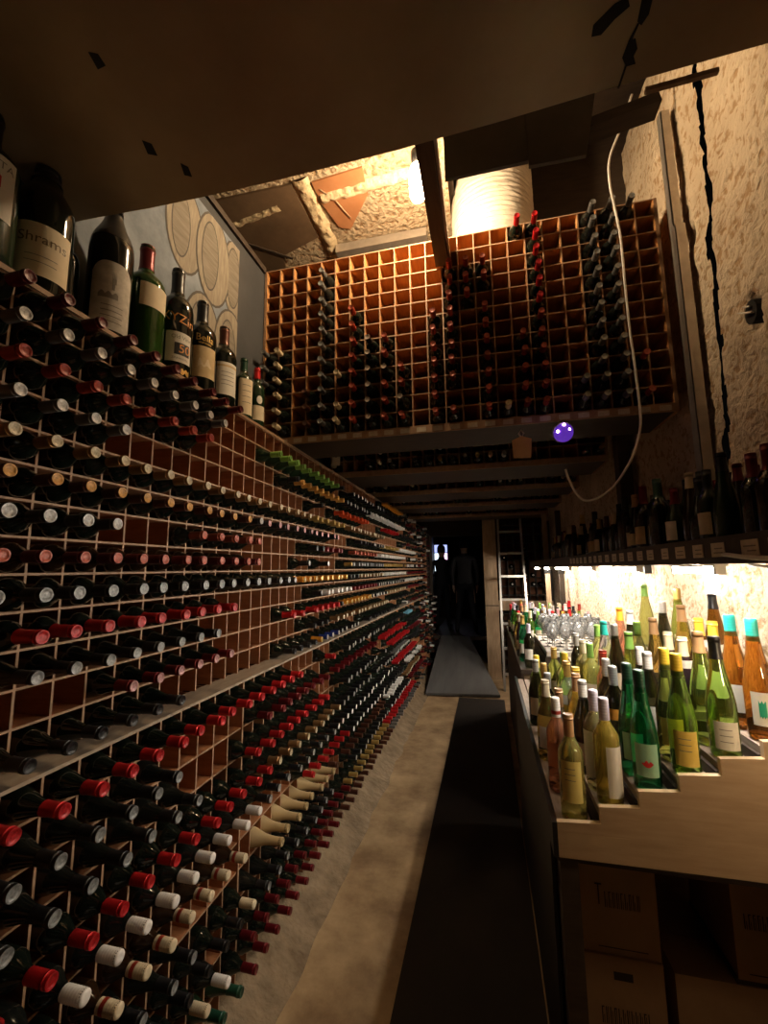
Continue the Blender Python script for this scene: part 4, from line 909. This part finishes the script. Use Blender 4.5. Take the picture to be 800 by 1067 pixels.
for j in range(11):
    for i in range(7):
        x = .26 + i * .10; y = 3.30 + j * .19
        if i > 0 and i < 6 and y < 4.15: continue
        if i == 6 and y < 4.15: continue
        if y > 5.4: continue
        spots.append((i, j, x, y))
CPAL = ['cream', 'gold', 'cork', 'bright-red', 'white', 'yellow', 'green', 'lavender', 'brick-red', 'black', 'orange', 'pink']
for (i, j, x, y) in spots:
    g = rnd.choice([G_SMOKE, G_EMER, G_PUR, G_HONEY, G_GRN, G_PUR, G_BRN]); c = rnd.choice(CPAL)
    sh = rnd.choice(['bord', 'burg', 'flute']); pr, cz = PROFS[sh]
    rise = 0
    t = standing('counter_bottle', f'bottle with {c} capsule on the far counter, {ordw(i + 1)} from aisle, {ordw(j + 1)} row back', 'bottle', 'bottles on the far counter', (x + rnd.uniform(-.02, .02), y + rnd.uniform(-.03, .03), .9855 + rise), pr, g, cz, c, n=16)
    curved_patch(max(p[0] for p in pr) + .0006, .06, .13, -2.6, -1.0, rnd.choice(LABB), 'label', t, n=8, m_=1)
mb = MB(); mb.box(.37, .90, 3.22, 4.10, .9855, 1.0745); o = mb.build('riser_crate', DARKWOOD); tag(o, 'low dark riser on the far counter carrying the pale glass tray', 'riser')
# ------------------------------------------------------------------ cardboard boxes under the stand
def carton(label, x0, x1, y0, y1, z0, z1, seed):
    t = thing('cardboard_box', label, 'cardboard box', ((x0 + x1) / 2, (y0 + y1) / 2, z0), 'cardboard boxes under the display stand')
    w, d, h = x1 - x0, y1 - y0, z1 - z0
    mb = MB(); mb.box(-w / 2, w / 2, -d / 2, d / 2, 0, h - .004); b = mb.build('carton', CARD, t)
    for s in (-1, 1): mb = MB(); mb.box(-w / 2, w / 2, s * .002 if s > 0 else -d / 2, d / 2 if s > 0 else -.002, h - .004, h); mb.build('flap', CARD, t)
    mb = MB(); mb.box(-.03, .03, -d / 2 - .0006, -d / 2, h - .07, h - .045) if seed == 2 else mb.box(-w * .3, w * .34, -d / 2 - .0006, -d / 2, .018, .021); mb.build('hand_hole' if seed == 2 else 'crease', INK, t)
    r = random.Random(seed); x = -w * .30
    if seed == 1:
        mb = MB(); mb.box(x, x + .022, -d / 2 - .0008, -d / 2, h * .62, h * .635); mb.box(x + .009, x + .013, -d / 2 - .0008, -d / 2, h * .44, h * .635); mb.build('printed_letter', INK, t); x += .030
    while x < w * .30:
        mb = MB(); hh = .05 if seed != 3 else .045
        mb.box(x, x + .003, -d / 2 - .0008, -d / 2, h * .42, h * .42 + hh); mb.box(x + .006, x + .008, -d / 2 - .0008, -d / 2, h * .42, h * .42 + hh * r.choice([.5, 1, .8])); 
        if r.random() < .5: mb.box(x, x + .008, -d / 2 - .0008, -d / 2, h * .42 + hh - .003, h * .42 + hh)
        mb.build('printed_letter', INK, t); x += .013
carton('upper left cardboard box under the stepped stand, printed with a tall T', .275, .520, 1.80, 2.12, .355, .70, 1)
carton('lower left cardboard box beneath the box with a tall T', .268, .520, 1.79, 2.12, .0, .3545, 2)
carton('upper right cardboard box under the stand, half out of the photo', .735, .895, 1.78, 2.12, .362, .72, 3)
carton('lower right cardboard box with a bare lid beside the dark gap', .550, .900, 1.78, 2.12, .0, .345, 5)
mb = MB(); mb.box(.73, .90, 1.785, 2.12, .3455, .3615); o = mb.build('wooden_plank', DARKWOOD); tag(o, 'thin dark plank between the two right cardboard boxes', 'plank')
# ------------------------------------------------------------------ post, ladder, back rack, people
t = thing('timber_post', 'pale upright timber post beside the dark doorway at the end of the ramp', 'post', (.07, 7.0, 0))
mb = MB(); mb.box(-.115, .085, -.05, .05, .0, 2.52); mb.build('post', POSTWOOD, t)
mb = MB(); mb.tube([(.09, -.03, 1.95), (.12, -.05, 1.95), (.12, -.05, 1.88), (.12, -.04, 1.72), (.09, -.03, 1.70)], .012, 6); mb.build('latch', BLACKM, t)
mb = MB(); mb.box(-.118, .088, -.053, -.05, 1.095, 1.11); mb.build('joint_line', DARKWOOD, t)
t = thing('ladder', 'aluminium ladder leaning beside the pale post with five rungs showing', 'ladder', (.36, 6.45, 0))
bl, br_, tl, tr_ = Vector((-.19, -.12, 0)), Vector((.19, -.12, 0)), Vector((-.165, .30, 2.42)), Vector((.165, .30, 2.42))
for a, b in ((bl, tl), (br_, tr_)): mb = MB(); mb.bar(a, b, .028, .06); mb.build('rail', ALU, t)
for k in range(7):
    u = (.22 + k * .335) / 2.42; a = bl.lerp(tl, u); b = br_.lerp(tr_, u)
    mb = MB(); mb.bar(a + Vector((.012, 0, 0)), b - Vector((.012, 0, 0)), .036, .032); mb.build('rung', ALU, t)
t = thing('end_rack', 'dark bottle rack across the back behind the ladder with a pale timber rail', 'wine rack', (.58, 7.15, 0))
mb = MB()
for i in range(17): mb.box(-.36, .40, 0, .30, .12 + i * .14, .128 + i * .14, 0, (2, 0))
for i in range(8): mb.box(-.36 + i * .107, -.352 + i * .107, .002, .30, .1, 2.4)
mb.build('lattice', DARKWOOD, t)
mb = MB(); mb.box(-.36, .40, .30, .31, .1, 2.4); mb.build('back_panel', BACK, t)
mb = MB(); mb.box(-.42, .40, -.06, -.02, 1.02, 1.17); mb.build('cross_rail', POSTWOOD, t)
for x in (-.37, .395): mb = MB(); mb.box(x, x + .02, 0, .3, 0, 2.42); mb.build('side_panel', DARKWOOD, t)
rnd = random.Random(8); cn = 0
for r in range(2, 14):
    for c in range(7):
        if c == 3 + (r % 1) and False: continue
        if rnd.random() < (.9 if c == 6 else .3) and r not in (6, 7):
            cn += 1; s = rnd.choice(['blackwhite', 'blacksil', 'cream', 'black'])
            sh = SHAPES[ST[s][0]]; rad = max(q[0] for q in sh[0])
            M = Matrix.Translation((.58 - .36 + .004 + .107 * (c + .5), 7.15 - .10 + sh[1], .1285 + r * .14 + rad)) @ RXM
            lay_bottle('end_rack_bottle', s, M, f'bottle with {style_word(s)} in end rack behind ladder, {ordw(r)} row up, {ordw(c + 1)} across', 'wine bottle', 'bottles in the end rack')
for x, nm in ((.80, 'left'), (.93, 'right')):
    t = thing('upright_stud', f'dark upright stud at the far end of the plaster wall, {"first" if nm == "left" else "second"} along the wall', 'stud', (x, 6.2 if nm == 'left' else 5.9, 0))
    mb = MB(); mb.box(-.03, .03, -.03, .03, 0, 2.42); mb.build('stud', POSTWOOD if nm == 'left' else DARKWOOD, t)
    mb = MB(); mb.box(-.04, .04, -.034, -.03, 1.6, 1.66); mb.build('bracket', BLACKM, t)
# lit window far down the passage and its light on the floor
t = thing('lit_sign', 'small glowing blue-white and pink window panel beyond the doorway', 'lit panel', (-1.05, 10.9, 1.95))
mb = MB(); mb.box(-.26, .12, 0, .03, -.36, .36); mb.build('frame', BLACKM, t)
mb = MB(); mb.box(-.23, .09, -.012, 0, .14, .33); mb.build('blue_pane', mat('blue pane', (.5, .6, 1), .4, emit=(.42, .50, 1.0), estr=1.3), t)
mb = MB(); mb.box(-.02, .09, -.012, 0, -.16, .12); mb.build('pink_pane', mat('pink pane', (1, .6, .9), .4, emit=(1.0, .62, .95), estr=1.8), t)
mb = MB(); mb.box(-.23, -.05, -.012, 0, -.33, .12); mb.build('pale_pane', mat('pale pane', (.8, .9, 1), .4, emit=(.75, .9, 1.0), estr=1.5), t)
SKIN = mat('skin', (0.42, 0.25, 0.17), .6); HAIR = mat('dark hair', (.015, .011, .009), .7); COAT = mat('dark jacket', (.018, .018, .022), .8); TROU = mat('dark trousers', (.010, .010, .014), .85); GREYJ = mat('charcoal jacket', (.045, .043, .048), .85); SHOE = mat('black shoe', (.006, .006, .006), .5)
def person(label, loc, rot, jacket, arm, stride, height=1.76):
    root = thing('person', label, 'person', loc); root.rotation_euler = (0, 0, rot); root.scale = (height / 1.76,) * 3
    V = []; E = []; Rr = []
    def v(p, r, par=None):
        V.append(p); Rr.append(r)
        if par is not None: E.append((par, len(V) - 1))
        return len(V) - 1
    pel = v((0, 0, .96), (.155, .11)); wa = v((0, .01, 1.10), (.135, .10), pel); ch = v((0, .0, 1.30), (.165, .115), wa); nb = v((0, .01, 1.45), (.075, .065), ch); nk = v((0, -.005, 1.53), (.052, .055), nb); h0 = v((0, -.02, 1.60), (.072, .085), nk); h1 = v((0, -.015, 1.68), (.074, .092), h0); h2 = v((0, -.005, 1.745), (.045, .055), h1)
    v((0, -.105, 1.635), (.010, .012), h0)                       # nose
    for s in (-1, 1):
        v((s * .078, .0, 1.635), (.010, .016), h0)               # ear
        sh = v((s * .185, .0, 1.41), (.058, .058), ch); el = v((s * .235, arm[0] * .5 + .02, 1.13), (.042, .042), sh)
        wr = v((s * .225 + (-s * arm[1]), -arm[0] + .02, .90 + arm[2]), (.027, .027), el); pm = v((s * .22 - s * arm[1] * 1.2, -arm[0] * 1.15 + .015, .83 + arm[2] * 1.1), (.026, .036), wr)
        for i, (dy, ln) in enumerate(((-.030, .070), (-.010, .082), (.010, .078), (.028, .062))):
            f1 = v((V[pm][0], V[pm][1] + dy, V[pm][2] - .045), (.0085, .0085), pm); v((V[pm][0] - s * .012, V[pm][1] + dy * 1.05 - .006, V[pm][2] - .04 - ln * .7), (.0075, .0075), f1)
        th = v((V[pm][0] - s * .012, V[pm][1] - .045, V[pm][2] + .005), (.010, .010), pm); v((V[pm][0] - s * .016, V[pm][1] - .056, V[pm][2] - .035), (.008, .008), th)
        hp = v((s * .09, 0, .88), (.095, .10), pel); kn = v((s * (.10 + stride * .35), -.02 + s * .02, .49), (.062, .064), hp); an = v((s * (.105 + stride), .02 + s * .03, .10), (.042, .044), kn)
        hl = v((s * (.105 + stride), .03 + s * .03, .045), (.040, .042), an); v((s * (.115 + stride), -.13 + s * .03, .032), (.038, .028), hl)
    me = bpy.data.meshes.new('body'); me.from_pydata(V, E, []); o = bpy.data.objects.new('body', me); COL.objects.link(o)
    sk = o.modifiers.new('skin', 'SKIN'); sk.use_smooth_shade = True
    for i, d in enumerate(me.skin_vertices[0].data): d.radius = Rr[i]; d.use_root = (i == 0)
    su = o.modifiers.new('sub', 'SUBSURF'); su.levels = 2; su.render_levels = 2
    dg = bpy.context.evaluated_depsgraph_get(); me2 = bpy.data.meshes.new_from_object(o.evaluated_get(dg)); bpy.data.objects.remove(o)
    me2.materials.clear()
    for k in (jacket, TROU, SKIN, SHOE): me2.materials.append(k)
    for p in me2.polygons:
        z = p.center.z; x = abs(p.center.x)
        p.material_index = 3 if z < .085 else (2 if z > 1.485 or (x > .15 and z < .885 + arm[2] and z > .55 and x > .165) else (1 if z < .93 and x < .21 else 0)); p.use_smooth = True
    inst('body', me2, root)
    mb = MB(); mb.lathe([(.084, 1.60), (.090, 1.66), (.085, 1.72), (.062, 1.763), (.02, 1.782)], 20, Matrix.Translation((0, .012, 0)) @ Matrix.Diagonal((1, 1.12, 1, 1)), cap0=False); mb.build('hair', HAIR, root)
    mb = MB(); mb.lathe([(.078, 1.448), (.070, 1.485), (.074, 1.50), (.066, 1.502), (.060, 1.47)], 18, Matrix.Translation((0, .005, 0)), cap0=False, cap1=False); mb.build('collar', jacket, root)
person('person in a charcoal jacket seen from behind in the doorway, legs apart', (-.42, 8.45, .472), PI, GREYJ, (.02, .0, 0), .07, 1.76)
person('person in dark clothes in the doorway, in front of the glowing panel, hand raised', (-.93, 9.15, .472), PI * .92, COAT, (.16, .10, .16), .02, 1.70)
# ------------------------------------------------------------------ added unseen lamp that brightens the stand's front panel, world and view
t = thing('added_fill_lamp', 'small added fill lamp on the plaster wall to the right, out of the picture', 'lamp', (.85, 1.05, 1.44))
mb = MB(); mb.lathe([(.006, -.035), (.022, -.028), (.028, -.005), (.022, .02), (.012, .04)], 16); mb.build('glass', FILLBULB, t)
mb = MB(); mb.lathe([(.014, .04), (.018, .07), (.010, .08)], 14); mb.build('socket', BLACKM, t)
mb = MB(); mb.tube([(0, 0, .075), (.06, 0, .12), (.175, 0, .12)], .006, 6); mb.build('arm', BLACKM, t)
w = bpy.data.worlds.new('world'); scn.world = w; w.use_nodes = True
w.node_tree.nodes['Background'].inputs['Color'].default_value = (0.02, 0.018, 0.016, 1); w.node_tree.nodes['Background'].inputs['Strength'].default_value = 0.05
scn.view_settings.view_transform = 'Standard'; scn.view_settings.look = 'None'; scn.view_settings.gamma = 1; scn.view_settings.use_curve_mapping = False
scn.view_settings.exposure = 0.12
scn.cycles.use_denoising = True
scn.cycles.max_bounces = 10; scn.cycles.transmission_bounces = 8; scn.cycles.glossy_bounces = 3; scn.cycles.diffuse_bounces = 4
scn.cycles.caustics_refractive = False; scn.cycles.caustics_reflective = False
scn.cycles.sample_clamp_indirect = 4.0
